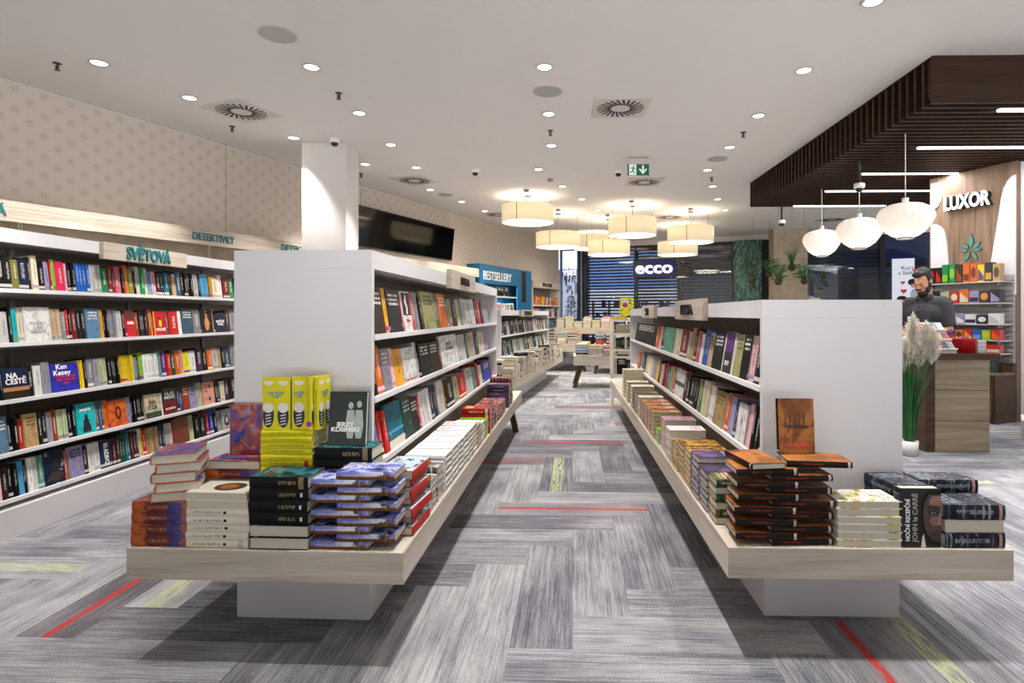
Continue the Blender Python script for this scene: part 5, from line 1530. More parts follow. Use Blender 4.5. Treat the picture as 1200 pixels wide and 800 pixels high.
for z in (2.0, 1.71):
    ld = bpy.data.lights.new('shelf_lamp', 'AREA'); ld.shape = 'RECTANGLE'; ld.size = n1 - n0 - 0.1; ld.size_y = 0.03; ld.energy = 9; ld.color = (0.8, 0.93, 1)
    lo = bpy.data.objects.new('shelf_lamp', ld); COL.objects.link(lo); lo.parent = t; lo.location = ((n0 + n1) / 2, -0.3, z - 0.01)
c0, c1 = 11.6, 13.7
t = thing('bookcase', 'white wall bookcase in the far left corner beyond the blue unit', 'bookshelf', LW)
for x in (c0, c1 - 0.04):
    MB().box(x, x + 0.04, -0.36, -0.005, 0, 2.05).build('side_panel', M_['white'], t)
MB().box(c0, c1, -0.37, -0.005, 2.05, 2.26).build('header_board', M_['sign_oak'], t)
MB().box(c0 + 0.04, c1 - 0.04, -0.03, -0.005, 0.1, 2.05).build('back_panel', M_['back_oak'], t)
MB().box(c0 + 0.04, c1 - 0.04, -0.35, -0.005, 0, 0.1).build('base', M_['white'], t)
for z in (0.5, 0.87, 1.22, 1.56, 1.0 + 0.86):
    if z < 1.7: MB().box(c0 + 0.04, c1 - 0.04, -0.36, -0.031, z - 0.03, z).build('shelf', M_['shelf_white'], t)
letters('header_letters', 'BELETRIE', 0.14, M_['black'], t, Matrix.Translation(((c0 + c1) / 2, -0.376, 2.15)), 0.01, 0.003, width=0.7)

# ------------------------------------------------------------------ tables farther back
def slab_table(F, w, dp, h, label, vleg=True):
    t = thing('display_table', label, 'table', F, 'display tables at the back')
    MB().box(0, w, 0, dp, h - 0.16, h).build('table_top', M_['oak'], t)
    for x, s in ((0.14, -1), (w - 0.14, 1)):
        for y in (0.12, dp - 0.12):
            a, b = 0.035, s * 0.12
            MB().add([(x - a, y - .03, h - .16), (x + a, y - .03, h - .16), (x + a, y + .03, h - .16), (x - a, y + .03, h - .16),
                      (x - a + b, y - .03, 0), (x + a + b, y - .03, 0), (x + a + b, y + .03, 0), (x - a + b, y + .03, 0)],
                     [(0, 1, 2, 3), (7, 6, 5, 4), (0, 4, 5, 1), (1, 5, 6, 2), (2, 6, 7, 3), (3, 7, 4, 0)]).build('leg', M_['walnut'], t)
    return t
T1 = frame(0.405, 10.15, 2); T2 = frame(-0.35, 13.2, 8); T3 = frame(0.95, 12.6, 5); T4 = frame(0.1, 15.2, 10)
slab_table(T1, 1.05, 0.9, 0.565, 'grey oak display table with slanted dark legs in the aisle')
slab_table(T2, 1.15, 1.6, 0.62, 'grey oak display table behind the aisle table on the left')
slab_table(T3, 1.2, 1.2, 0.62, 'grey oak display table behind the aisle table on the right')
slab_table(T4, 1.5, 0.9, 0.95, 'tall display table near the glass front')

# every book of the distant tables, island bench and wall units: one heap of stuff
FARC = ['cream', 'white', 'light grey', 'charcoal', 'black', 'tan', 'rust', 'red', 'teal', 'steel blue', 'orange', 'yellow', 'royal blue', 'brown', 'pink']
rf = random.Random(11)
def fbook(M, L, Wd, T, ci):
    c = lin(COLS[FARC[ci]]); k = rf.uniform(0.85, 1.15)
    heap_book(M, L, Wd, T, (min(1, c[0] * k), min(1, c[1] * k), min(1, c[2] * k)), rf.random(), 'plain')
def fstack(F, cx, cy, z, n, T, cis, L=0.21, Wd=0.145, rot=0):
    for k in range(n):
        m = lying(F, cx + rf.uniform(-.003, .003), cy + rf.uniform(-.003, .003), z + k * (T + 0.0006), rot + rf.choice((0, 180)) + rf.uniform(-1.5, 1.5), L, Wd)
        fbook(m, L, Wd, T, rf.choice(cis))
def frow(F, x0, x1, y, z, lean, cis, h=0.2, tmin=0.02, tmax=0.05):
    SF = F @ Matrix.Translation((0, 0, z)) @ Matrix.Rotation(R(-lean), 4, 'X')
    x = x0
    while x < x1 - tmax:
        T = rf.uniform(tmin, tmax)
        L = h * rf.uniform(0.9, 1.1)
        if rf.random() < 0.2 and x + 0.14 < x1:
            m = faceout(SF, x, y, 0.001, L, 0.022); fbook(m, L, 0.135, 0.022, rf.choice(cis)); x += 0.14
        else:
            m = upright(SF, x, y, 0.001, L); fbook(m, L, 0.135, T - 0.001, rf.choice(cis)); x += T
frow(MF, 0.1, 4.0, 0.016, 1.0, 9, [4, 3, 4, 3, 7, 2, 0, 9, 13], 0.21)
frow(MF, 0.1, 4.0, 0.016, 0.70, 9, [0, 2, 3, 4, 8], 0.2)
v = 0.1
while v < 4.75:
    fstack(MG, 0.428, v, BZ, rf.randint(6, 10), rf.uniform(0.026, 0.034), rf.choice(([0, 1, 2], [0, 5, 4], [2, 3, 4], [1, 4, 2], [0, 1], [8, 0, 4], [13, 0])))
    v += 0.165
for u in (-0.42, -0.18, 0.06, 0.28):
    fstack(MG, u, 0.222, BZ, 9, 0.03, [0, 1, 2])
    fstack(MG, u, 0.072, BZ, rf.randint(7, 9), 0.03, rf.choice(([1, 2], [0, 3], [2, 5])))
for i, cis in enumerate(([3, 3, 9, 2], [5, 2, 0], [13, 4, 6, 14], [3, 4, 2])):
    for y in (0.12, 0.3, 0.5, 0.7):
        fstack(T1, 0.15 + i * 0.245, y, 0.566, rf.randint(4, 6) + (1 if y > 0.4 else 0), 0.028, cis, 0.215)
for F_, w_, d_ in ((T2, 1.15, 1.6), (T3, 1.2, 1.2)):
    y = 0.12
    while y < d_ - 0.1:
        for i in range(int(w_ / 0.235)):
            fstack(F_, 0.13 + i * 0.235, y, 0.621, rf.randint(4, 10), 0.029, rf.choice(([0, 1, 4], [0, 2, 3], [3, 0, 4], [7, 1, 4], [1, 2, 9], [6, 4, 7], [8, 1, 10], [3, 2])), 0.2)
        y += 0.2
for i in range(6):
    for y in (0.15, 0.4, 0.65):
        fstack(T4, 0.15 + i * 0.235, y, 0.951, rf.randint(4, 9), 0.032, rf.choice(([0, 1], [2, 1], [14, 1], [0, 0])), 0.2)
frow(LW, n0 + 0.3, n1 - 0.35, -0.3, 1.745, 0, [4, 3, 4], 0.22, 0.02, 0.04)
frow(LW, n0 + 0.02, n1 - 0.02, -0.3, 1.33, 0, [8, 8, 1, 14, 14, 1, 3], 0.23, 0.02, 0.05)
frow(LW, n0 + 0.02, n1 - 0.02, -0.3, 0.95, 0, [4, 3, 1], 0.23)
for z, cis in ((1.56, [9, 10, 11, 10, 7, 1]), (1.22, [1, 12, 9, 7, 2, 3]), (0.87, [12, 9, 2, 8, 4]), (0.5, [8, 3, 4, 1])):
    frow(LW, c0 + 0.06, c1 - 0.06, -0.3, z, 0, cis, 0.23, 0.03, 0.06)

# tower of open cubes at the far end of the right island, with a big cookery book on top
TW = frame(0.86, 8.15, 1.4)
t = thing('cube_shelf', 'pale open cube shelf standing at the far end of the right island', 'shelf', TW)
for z in (0.0, 0.42, 0.78, 1.0, 1.2):
    MB().box(0, 0.34, 0, 0.3, z, z + 0.03).build('shelf', M_['cream'], t)
for x in (0, 0.31):
    MB().box(x, x + 0.03, 0, 0.3, 0.031, 1.2).build('side_panel', M_['cream'], t)
frow(TW, 0.04, 0.3, 0.05, 0.45, 0, [9, 2, 8, 4], 0.22); frow(TW, 0.04, 0.3, 0.05, 0.811, 0, [4, 1, 3], 0.16)
fstack(TW, 0.17, 0.15, 1.031, 4, 0.03, [0, 1, 3]); fstack(TW, 0.12, 0.1, 1.231, 2, 0.025, [1, 11])
H_ = HEAP
fo = bpy.data.objects.new('books', cover_mesh('books', H_['v'], H_['f'], H_['b'], H_['g'], H_['t'], H_['r'], HEAP_MATS, H_['m']))
COL.objects.link(fo)
tag(fo, 'all the smaller-looking books on the shelves, ledges and distant tables', 'books', kind='stuff')
ck = book(faceout(TW @ Matrix.Translation((0, 0, 1.282)), 0.12, 0.06, 0, 0.25, 0.035), 0.25, 0.19, 0.035, 'bright yellow', 'plain', 'large yellow picture book standing on the pale cube shelf', None)
cover_patch(ck, rect(-0.07, 0.03, -0.03, 0.1), M_['cream'], 0.19, 0.035); cover_patch(ck, ell(-0.02, 0.02, 0.04, 0.035), plain('print_tomato', '#a8442a', 0.4), 0.19, 0.035, lift=0.0007)

# white wire stand and a fir tree by the glass
t = thing('wire_stand', 'thin white wire stand rising behind the far tables', 'stand', Matrix.Translation((1.85, 14.1, 0)))
MB().tube([(0, 0, 0), (0, 0, 1.62)], 0.014, 8).build('pole', M_['shelf_white'], t)
MB().cyl(0.2, 0, 0.015, 24).build('foot', M_['shelf_white'], t)
w = MB()
for z in (1.2, 1.38, 1.56):
    w.tube([(-0.16, -0.06, z), (0.16, -0.06, z)], 0.006, 6).tube([(-0.16, -0.06, z), (-0.16, 0.03, z), (0.16, 0.03, z), (0.16, -0.06, z)], 0.005, 6)
w.build('wire_holders', M_['shelf_white'], t)
t = thing('fir_tree', 'small dark green fir tree in front of the corner window', 'plant', Matrix.Translation((0.62, 17.3, 0)))
MB().cyl(0.16, 0, 0.35, 20, r1=0.2).build('pot', M_['white'], t)
MB().cyl(0.03, 0.3, 1.8, 8, r1=0.01).build('trunk', M_['walnut'], t)
M_['leaf_dark'] = plain('dark_leaf', '#183c22', 0.6, vary=0.3)
M_['leaf'] = plain('leaf_green', '#2c6a34', 0.55, vary=0.3)
nd = MB(); rt = random.Random(4)
for k in range(520):
    z = rt.uniform(0.45, 1.85); rad = 0.34 * (1.95 - z) / 1.5 + 0.03; a = rt.uniform(0, 2 * PI); q = rt.uniform(0.4, 1)
    p = Vector((rad * q * math.cos(a), rad * q * math.sin(a), z))
    d = Vector((math.cos(a), math.sin(a), -0.25)).normalized() * rt.uniform(0.06, 0.12)
    nd.tube([p, p + d], [0.009, 0.002], 4)
nd.build('needles', M_['leaf_dark'], t)

# hanging moss balls with plants in front of the piers
def moss_ball(px, py, d, kind, label, r=0.085):
    p = ray(px, d, py=py)
    t = thing('hanging_plant', label, 'plant', Matrix.Translation(p), 'moss ball plants hanging in the window')
    rb = random.Random(int(px * 7))
    MB().ball((0, 0, 0), r, 16).build('moss_ball', plain('moss_brown', '#40361e', 0.9, vary=0.3), t)
    MB().tube([(0, 0, r * 0.9), (0, 0, CEIL - p.z)], 0.0025, 5).build('string', M_['cord'], t)
    lf = MB()
    n = {'spray': 22, 'bush': 46, 'trail': 34}[kind]
    for k in range(n):
        a = rb.uniform(0, 2 * PI)
        if kind == 'spray':
            up, out = rb.uniform(0.22, 0.42), rb.uniform(0.02, 0.26)
            pts = [(0.02 * math.cos(a), 0.02 * math.sin(a), r * 0.8), (out * .4 * math.cos(a), out * .4 * math.sin(a), r + up * .6), (out * math.cos(a), out * math.sin(a), r + up)]
            lf.tube(pts, [0.012, 0.009, 0.002], 5)
        else:
            lim = 0.17 if kind == 'bush' else 0.12
            c = Vector((rb.uniform(-lim, lim), rb.uniform(-lim, lim) * .7, r * .6 + (rb.uniform(0.0, 0.3) if kind == 'bush' else rb.uniform(-0.35, 0.4))))
            lf.tube([(0, 0, r * .7), c * 0.6, c], [0.005, 0.004, 0.003], 4)
            lf.ball(c, (rb.uniform(.03, .055), rb.uniform(.03, .055), 0.012), 8, 0)
    lf.build('leaves', M_['leaf'] if kind != 'trail' else M_['leaf_dark'], t)
moss_ball(882, 327, 13.5, 'trail', 'hanging moss ball plant in front of the green marble pier', 0.09)
moss_ball(901, 321, 13.8, 'bush', 'dark bushy hanging plant at the edge of the black pier', 0.08)
moss_ball(912, 329.5, 12.2, 'bush', 'bright leafy hanging moss ball low on the stone column')
moss_ball(928, 313, 12.5, 'spray', 'grassy hanging moss ball in the middle of the stone column')
moss_ball(942.5, 329, 12.2, 'bush', 'small hanging moss ball at the right edge of the stone column', 0.075)
moss_ball(965, 322, 12.6, 'trail', 'trailing hanging plant in front of the navy shutter', 0.06)

# low cabinet behind the right island with dark signs and boxed games
CB = frame(3.05, 9.05, 0)
t = thing('cabinet', 'low white cabinet behind the right island carrying a dark sign and boxes', 'cabinet', CB)
MB().box(0, 1.25, 0, 0.4, 0, 1.28).build('body', M_['white'], t)
MB().box(-0.01, 1.26, -0.01, 0.41, 1.281, 1.31).build('top', M_['shelf_white'], t)
for x in (0.02, 0.64):
    MB().box(x, x + 0.59, -0.018, -0.001, 0.08, 1.26).build('door', M_['white'], t)
t = thing('counter_sign', 'dark counter sign with white writing in front of the marble pier', 'sign', CB @ Matrix.Translation((0.02, 0.06, 1.311)))
MB().box(0, 0.40, 0, 0.1, 0, 0.12).build('lower_panel', M_['black'], t); MB().box(0.02, 0.40, 0.02, 0.1, 0.121, 0.22).build('upper_panel', plain('dark_grey_panel', '#2c2c2e', 0.4), t)
letters('letters', 'sec 7 hvi', 0.11, WH, t, Matrix.Translation((0.2, -0.004, 0.065)), 0.004, 0.002, width=0.33)
letters('letters', 'NOVINKY  15', 0.06, M_['grille'], t, Matrix.Translation((0.21, 0.016, 0.17)), 0.004, 0.002, width=0.34)
rg = random.Random(2)
for i, (x, w_, h_, c, l) in enumerate(((0.45, 0.09, 0.15, '#d4ccbe', 'leftmost small white card box with dark letters on the low cabinet'), (0.55, 0.08, 0.15, '#d9d3c6', 'second small white card box with a red figure on the low cabinet'), (0.64, 0.09, 0.15, '#cfc7b6', 'third small white card box with dark letters on the low cabinet'), (0.78, 0.24, 0.2, '#a8551c', 'orange boxed game standing on the low cabinet'))):
    t = thing('card_box', l, 'box', CB @ Matrix.Translation((x, 0.08, 1.311)))
    MB().box(0, w_, 0, 0.05, 0, h_).build('carton', plain('carton_' + 'abcd'[i], c, 0.5), t)
    g = MB()
    for k in range(7):
        a, b = rg.uniform(0.005, w_ - 0.03), rg.uniform(0.01, h_ - 0.04)
        g.box(a, a + rg.uniform(.012, .025), -0.0015, -0.0002, b, b + rg.uniform(.015, .03), k % 2)
    g.build('print', [M_['black'], RD if i != 3 else plain('print_game_blue', '#27407a', 0.4)], t)

# ------------------------------------------------------------------ kiosk
KL = 1.03
tag(MB().box(-0.02, KL, 0, 0.15, 0, CZ - 0.002).build('wall_kiosk', M_['wall_wood'], M=KW), kind='structure')
def kpt(px, py, y0=-0.012):
    x = onfac(KW, px, y0)
    p = KW @ Vector((x, y0, 0))
    return x, EYE - (py - PPY) / FPX * p.y
def kpanel(name, pts, m):
    q = [kpt(a, b) for a, b in pts]
    n = len(q)
    o = MB().add([(x, -0.024, z) for x, z in q] + [(x, -0.0005, z) for x, z in q], [tuple(range(n)), tuple(reversed(range(n, 2 * n)))] + [((i + 1) % n, i, n + i, n + (i + 1) % n) for i in range(n)]).build(name, m, M=KW)
    return tag(o, kind='structure')
kpanel('trim_2', [(1158, 345), (1190.5, 345), (1190.5, 204.5), (1186, 206.5), (1181, 212), (1176.5, 221), (1173.5, 233), (1171, 250), (1167, 275), (1162, 305)], M_['white'])
kpanel('trim_3', [(1091.3, 246), (1095, 245), (1099.5, 242), (1102.5, 236), (1104.3, 226), (1103, 213.5), (1091.3, 215.5)], M_['white'])
kpanel('trim_4', [(1091.3, 325), (1113, 325), (1111.5, 305), (1109.5, 284), (1106.5, 270), (1102.5, 265), (1097, 262.8), (1091.3, 263)], M_['white'])
# letters LUXOR
lx0, lz = kpt(1107.5, 240, -0.06); lx1, lz2 = kpt(1161.5, 232, -0.06)
_, zc = kpt(1134, 236, -0.06)
t = thing('shop_sign', 'white raised letters LUXOR with black sides on the walnut kiosk wall', 'sign', KW @ Matrix.Translation(((lx0 + lx1) / 2, -0.065, zc)))
letters('letter_faces', 'LUXOR', 0.25, plain('lit_letter_white', '#f6f4f2', 0.4, emit='#fff8f2', estr=0.25), t, Matrix.Translation((0, -0.02, 0)), 0.012, 0.008, width=lx1 - lx0)
letters('letter_sides', 'LUXOR', 0.25, M_['black'], t, Matrix.Translation((0.0, 0.025, 0)), 0.076, 0.0075, width=(lx1 - lx0) * 0.998)
# leaf emblem
ex_, ez_ = kpt(1137, 293, -0.03)
t = thing('leaf_emblem', 'teal palm leaf emblem with dark outline below the white letters', 'emblem', KW @ Matrix.Translation((ex_, -0.002, ez_)))
em = [MB(), MB()]
def leaf(a, l, wd, base):
    for mb, grow, y in ((em[0], 1.0, -0.018), (em[1], 1.28, -0.01)):
        ca, sa = math.cos(R(a)), math.sin(R(a))
        pts = [(0, 0), (l * .35, -wd * grow), (l * .75, -wd * .8 * grow), (l * (1 + (grow - 1) * .25), 0), (l * .75, wd * .8 * grow), (l * .35, wd * grow)]
        q = [(base[0] + x * ca - z * sa, base[1] + x * sa + z * ca) for x, z in pts]
        mb.add([(x, y, z) for x, z in q] + [(x, y + 0.008, z) for x, z in q], [tuple(range(6)), tuple(reversed(range(6, 12)))] + [((i + 1) % 6, i, 6 + i, 6 + (i + 1) % 6) for i in range(6)])
for a, l, wd in ((90, 0.17, 0.026), (138, 0.11, 0.021), (42, 0.11, 0.021), (178, 0.09, 0.018), (2, 0.09, 0.018), (242, 0.12, 0.02), (298, 0.12, 0.02)):
    leaf(a, l, wd, (0.035 * math.cos(R(a)), 0.03 * math.sin(R(a))))
em[0].build('leaf_faces', plain('emblem_teal', '#4f8f84', 0.4), t); em[1].build('leaf_edges', M_['black'], t)

# slat wall shelves with boxed goods
t = thing('goods_rack', 'slatted white goods rack with glass shelves on the kiosk wall', 'shelf', KW)
SLW = MB()
for k in range(17):
    SLW.box(0.0, KL - 0.01, -0.05, -0.025, 0.72 + k * 0.062, 0.768 + k * 0.062)
SLW.box(0.0, KL - 0.01, -0.0249, -0.001, 0.7, 1.78)
SLW.build('slat_panel', plain('grey_slat_panel', '#a5a29e', 0.5), t)
RZ = [1.70, 1.44, 1.18, 0.985, 0.83]
for z in RZ:
    MB().box(0.01, KL - 0.02, -0.24, -0.051, z - 0.014, z).build('shelf', plain('frosted_shelf', '#b9b6b2', 0.2), t)
    for x in (0.08, KL - 0.1):
        MB().box(x, x + 0.01, -0.2, -0.051, z - 0.05, z - 0.0145).build('bracket', M_['grey_metal'], t)
goods = [
 [('black', .2, 'amber'), ('black', .21, 'red'), ('black', .21, 'red'), ('green', .24, 'lime green'), ('green', .24, 'lime green'), ('dark brown', .23, 'rust'), ('orange', .23, 'dark red'), ('orange', .23, 'dark red'), ('yellow', .21, 'purple'), ('black', .23, 'amber'), ('tan', .21, 'brown')],
 [('navy', .17, 'blue'), ('charcoal', .16, 'grey'), ('pale green', .15, 'red'), ('red', .15, 'cream'), ('orange', .17, 'cream'), ('lilac', .15, 'navy'), ('plum', .15, 'amber'), ('black', .16, 'lilac')],
 [('blue', .13, 'orange'), ('teal', .11, 'white'), ('royal blue', .12, 'lilac'), ('lilac', .13, 'white'), ('white', .12, 'navy'), ('navy', .11, 'white'), ('white', .13, 'light grey')],
 [('red', .12, 'yellow'), ('lime green', .13, 'green'), ('red', .12, 'white'), ('royal blue', .13, 'red'), ('orange', .12, 'brown'), ('red', .13, 'amber'), ('blue', .13, 'sky blue'), ('lime green', .12, 'yellow'), ('red', .13, 'orange')],
 [('sky blue', .09, 'white'), ('blue', .09, 'navy'), ('lime green', .1, 'yellow'), ('red', .1, 'white'), ('red', .1, 'white'), ('red', .1, 'cream')],
]
GN = ['top', 'second', 'third', 'fourth', 'lowest']
_pm = {}
def pmat(c):
    if c not in _pm: _pm[c] = plain('pack_' + c.replace(' ', '_'), COLS[c], 0.35)
    return _pm[c]
for r, row in enumerate(goods):
    wd = (KL - 0.08) / len(row)
    cnt = {}
    tot = {}
    for c, h, a in row: tot[(c, a)] = tot.get((c, a), 0) + 1
    for i, (c, h, a) in enumerate(row):
        cnt[(c, a)] = cnt.get((c, a), 0) + 1
        who = (ORD[cnt[(c, a)] - 1] + ' ' if tot[(c, a)] > 1 else 'only ') + c + ' pack with a ' + a + ' label on the ' + GN[r] + ' shelf of the goods rack'
        o = MB().box(0.004, wd - 0.006, 0, 0.09, 0, h).build('product_pack', pmat(c), M=KW @ Matrix.Translation((0.03 + i * wd, -0.23, RZ[r] + 0.0005)))
        tag(o, who, 'product', 'boxed goods on the kiosk rack')
        lb = MB()
        if (i + r) % 3 == 0:
            lb.box(0.01, wd - 0.012, -0.002, -0.0001, h * .1, h * .45)
        elif (i + r) % 3 == 1:
            lb.ball((wd * .5, -0.001, h * .5), (wd * .34, 0.0015, h * .3), 14)
        else:
            lb.add([(0.012, -0.002, h * .08), (wd - 0.012, -0.002, h * .08), (wd - 0.012, -0.002, h * .3), (0.012, -0.002, h * .8), (0.012, 0, h * .08), (wd - 0.012, 0, h * .08), (wd - 0.012, 0, h * .3), (0.012, 0, h * .8)], [(0, 1, 2, 3), (7, 6, 5, 4), (0, 4, 5, 1), (1, 5, 6, 2), (2, 6, 7, 3), (3, 7, 4, 0)])
        lb.build('front_label', pmat(a), o)
# walnut cabinet under the rack, with a dark bag on it
t = thing('cabinet', 'dark walnut cabinet under the goods rack', 'cabinet', KW)
MB().box(0.36, KL, -0.42, -0.03, 0, 0.57).build('body', M_['walnut'], t)
MB().box(0.35, KL, -0.43, -0.03, 0.571, 0.595).build('top', M_['wall_wood'], t)
MB().box(0.38, KL - 0.02, -0.436, -0.421, 0.06, 0.55).build('door', M_['walnut'], t)
t = thing('shopping_box', 'dark green box with a rust label on the walnut cabinet', 'box', KW @ Matrix.Translation((0.5, -0.36, 0.596)))
MB().box(0, 0.42, 0, 0.2, 0, 0.17).build('box_body', plain('dark_pine_box', '#20362f', 0.5), t)
MB().box(0.05, 0.16, -0.002, -0.0001, 0.02, 0.15).build('label', plain('rust_label', '#7a3a20', 0.5), t)

# cash desk
KC = frame(3.54, 5.47, 1.2)
t = thing('cash_desk', 'cash desk with knotty oak front in a dark walnut frame', 'counter', KC)
MB().box(-0.0, 0.085, 0.0, 0.5, 0, 0.868).build('side_frame', M_['walnut'], t)
MB().box(-0.02, 0.665, -0.03, 0.52, 0.869, 0.93).build('desk_top', M_['walnut'], t)
MB().box(0.086, 0.60, 0.012, 0.5, 0, 0.868).build('front_panel', M_['counter_oak'], t)
CT = KC @ Matrix.Translation((0, 0, 0.9305))
# sloping newspaper rack
t = thing('card_rack', 'sloping white rack full of cards and leaflets on the cash desk', 'rack', CT @ Matrix.Translation((0.0, 0.02, 0)))
tilt = Matrix.Translation((0.0, 0.0, 0.02)) @ Matrix.Rotation(R(-42), 4, 'X')
rk = MB().box(0.0, 0.30, 0.0, 0.012, 0, 0.36, M=tilt)
for z in (0.0, 0.12, 0.24):
    rk.box(0.0, 0.30, -0.03, 0.0, z, z + 0.008, M=tilt)
rk.box(0.0, 0.012, 0.05, 0.29, 0, 0.01).box(0.288, 0.30, 0.05, 0.29, 0, 0.01).box(0.0, 0.012, 0.262, 0.274, 0.01, 0.27).box(0.288, 0.30, 0.262, 0.274, 0.01, 0.27).box(0, .3, 0, .05, 0, .012)
rk.build('frame', M_['shelf_white'], t)
rc = random.Random(8)
cardm = [plain('card_' + n_, c, 0.5) for n_, c in (('white', '#dedad2'), ('charcoal', '#34343a'), ('sand', '#c9b58c'), ('grey', '#8c8a88'), ('red', '#a83028'))]
for r in range(3):
    for k in range(5):
        x = 0.012 + k * 0.056
        MB().box(x, x + 0.05, -0.012, -0.002, 0.009 + r * 0.12, 0.009 + r * 0.12 + rc.uniform(0.07, 0.105), M=tilt).build('leaflet', cardm[(r + 2 * k) % 5], t)
t = thing('red_tub', 'red plastic tub of pens beside the card rack on the desk', 'tub', CT @ Matrix.Translation((0.43, 0.12, 0)))
MB().lathe([(0.098, 0), (0.104, 0.12), (0.11, 0.125), (0.11, 0.14), (0.1, 0.14), (0.096, 0.12), (0.09, 0.008)], 28).build('tub', plain('glossy_red', '#b8141a', 0.3), t)
pn = MB()
for k in range(12):
    a = 2 * PI * k / 12; r_ = 0.03 + 0.04 * (k % 3) / 2
    pn.tube([(r_ * math.cos(a), r_ * math.sin(a), 0.012), (1.15 * r_ * math.cos(a), 1.15 * r_ * math.sin(a), 0.155)], 0.005, 6, k % 3)
pn.build('pens', [pmat('blue'), pmat('yellow'), pmat('red')], t)
t = thing('leaflet_box', 'white spotted leaflet box next to the red tub', 'box', CT @ Matrix.Translation((0.555, 0.1, 0)))
MB().box(0, 0.075, 0, 0.1, 0, 0.12).build('carton', M_['shelf_white'], t)
g = MB()
for k in range(9):
    g.cyl(0.008, -0.001, 0.0, 10, M=Matrix.Translation((0.014 + 0.023 * (k % 3), -0.0002, 0.02 + 0.035 * (k // 3))) @ Matrix.Rotation(R(90), 4, 'X'))
g.build('spots', M_['grille'], t)
# till screen and till on the return desk behind
KD = frame(3.42, 6.03, 1.2)
t = thing('till_desk', 'walnut return desk behind the cash desk, hidden by the grass plant', 'counter', KD)
MB().box(0, 0.62, 0, 0.24, 0, 0.86).build('body', M_['walnut'], t); MB().box(-0.02, 0.64, -0.015, 0.25, 0.861, 0.92).build('desk_top', M_['walnut'], t)
t = thing('till_screen', 'black till screen at the left elbow of the shopkeeper', 'screen', KD @ Matrix.Translation((0.16, 0.1, 0.9205)) @ Matrix.Rotation(R(25), 4, 'Z'))
MB().box(-0.1, 0.1, -0.06, 0.06, 0, 0.012).build('foot', M_['black_metal'], t); MB().tube([(0, 0, 0.012), (0, 0.01, 0.16)], 0.015, 8).build('stem', M_['black_metal'], t)
MB().box(-0.15, 0.15, -0.02, 0.012, 0.15, 0.38).build('screen', M_['black'], t)

# low oak podium at the right edge of the photo
PD = frame(4.85, 5.98, 39)
t = thing('podium', 'low oak podium at the right edge of the photo', 'podium', PD)
MB().box(0, 1.1, 0, 0.42, 0, 0.2).build('body', M_['oak'], t)
MB().box(0.0, 1.1, 0.0, 0.42, 0.2005, 0.212).build('white_top', M_['shelf_white'], t)

# potted grass with pampas plumes
gx, gy = 3.315, 5.36
t = thing('potted_grass', 'tall green grass with white pampas plumes in a white pot', 'plant', Matrix.Translation((gx, gy, 0)))
MB().lathe([(0.055, 0), (0.07, 0.005), (0.078, 0.135), (0.07, 0.135), (0.066, 0.11), (0, 0.11)], 28).build('pot', M_['white'], t)
rp = random.Random(21)
gr = MB()
def blade(a, r0, h, out, wd):
    n = 7
    v = []
    for i in range(n + 1):
        s = i / n
        rr_ = r0 + out * s ** 2.2
        z = 0.11 + h * s * (1 - 0.08 * s * out)
        hw = wd * (1 - s) ** 0.6 * (0.5 + min(1, s * 4) * 0.5)
        cx, cy = rr_ * math.cos(a), rr_ * math.sin(a)
        v += [(cx - hw * math.sin(a), cy + hw * math.cos(a), z), (cx + hw * math.sin(a), cy - hw * math.cos(a), z)]
    gr.add(v, [(2 * i, 2 * i + 1, 2 * i + 3, 2 * i + 2) for i in range(n)], 0, True)
for k in range(230):
    blade(rp.uniform(0, 2 * PI), rp.uniform(0.0, 0.055), rp.uniform(0.5, 0.92), rp.uniform(0.02, 0.24), rp.uniform(0.004, 0.008))
gr.build('blades', plain('grass_green', '#226029', 0.5, vary=0.45), t)
PLM = plain('pampas_white', '#e8e0d2', 0.9)
for (dx, dy, z0, h) in ((-0.05, 0.0, 0.76, 0.30), (0.07, -0.03, 0.80, 0.30), (0.03, 0.02, 0.95, 0.32), (0.155, -0.08, 0.84, 0.30), (0.10, -0.06, 0.92, 0.28)):
    p = MB()
    p.tube([(dx * .1, dy * .1, 0.11), (dx * .6, dy * .6, z0 * .7), (dx, dy, z0 + h * 0.9)], 0.003, 5, 1)
    for k in range(420):
        s = rp.random()
        c = Vector((dx + 0.02 * s, dy, z0 + h * s))
        rad = 0.078 * math.sin(PI * min(1, s * 0.9 + 0.12)) ** 0.8
        a = rp.uniform(0, 2 * PI)
        q = c + Vector((rad * math.cos(a), rad * math.sin(a), rp.uniform(0.02, 0.07)))
        p.tube([c, (c + q) / 2 + Vector((0, 0, 0.012)), q], [0.004, 0.003, 0.001], 4)
    p.build('plume', [PLM, M_['leaf']], t)

# ------------------------------------------------------------------ the shopkeeper
def remeshed(name, mb, mats, parent, voxel, smooth=4):
    o = mb.build(name, mats, parent)
    m = o.modifiers.new('remesh', 'REMESH'); m.mode = 'VOXEL'; m.voxel_size = voxel; m.use_smooth_shade = True
    s = o.modifiers.new('smooth', 'SMOOTH'); s.factor = 0.5; s.iterations = smooth
    return o
def cap(mb, pts, rs, n=14):
    mb.tube(pts, rs, n)
    for p, r in zip(pts, rs):
        mb.ball(p, r, 14)
SKIN = plain('skin', '#c08a6c', 0.5, vary=0.05)
PX, PY = 4.21, 6.5
t = thing('person', 'bearded person in a dark grey shirt looking down behind the cash desk', 'person', Matrix.Translation((PX, PY, 0)) @ Matrix.Rotation(R(-60), 4, 'Z'))
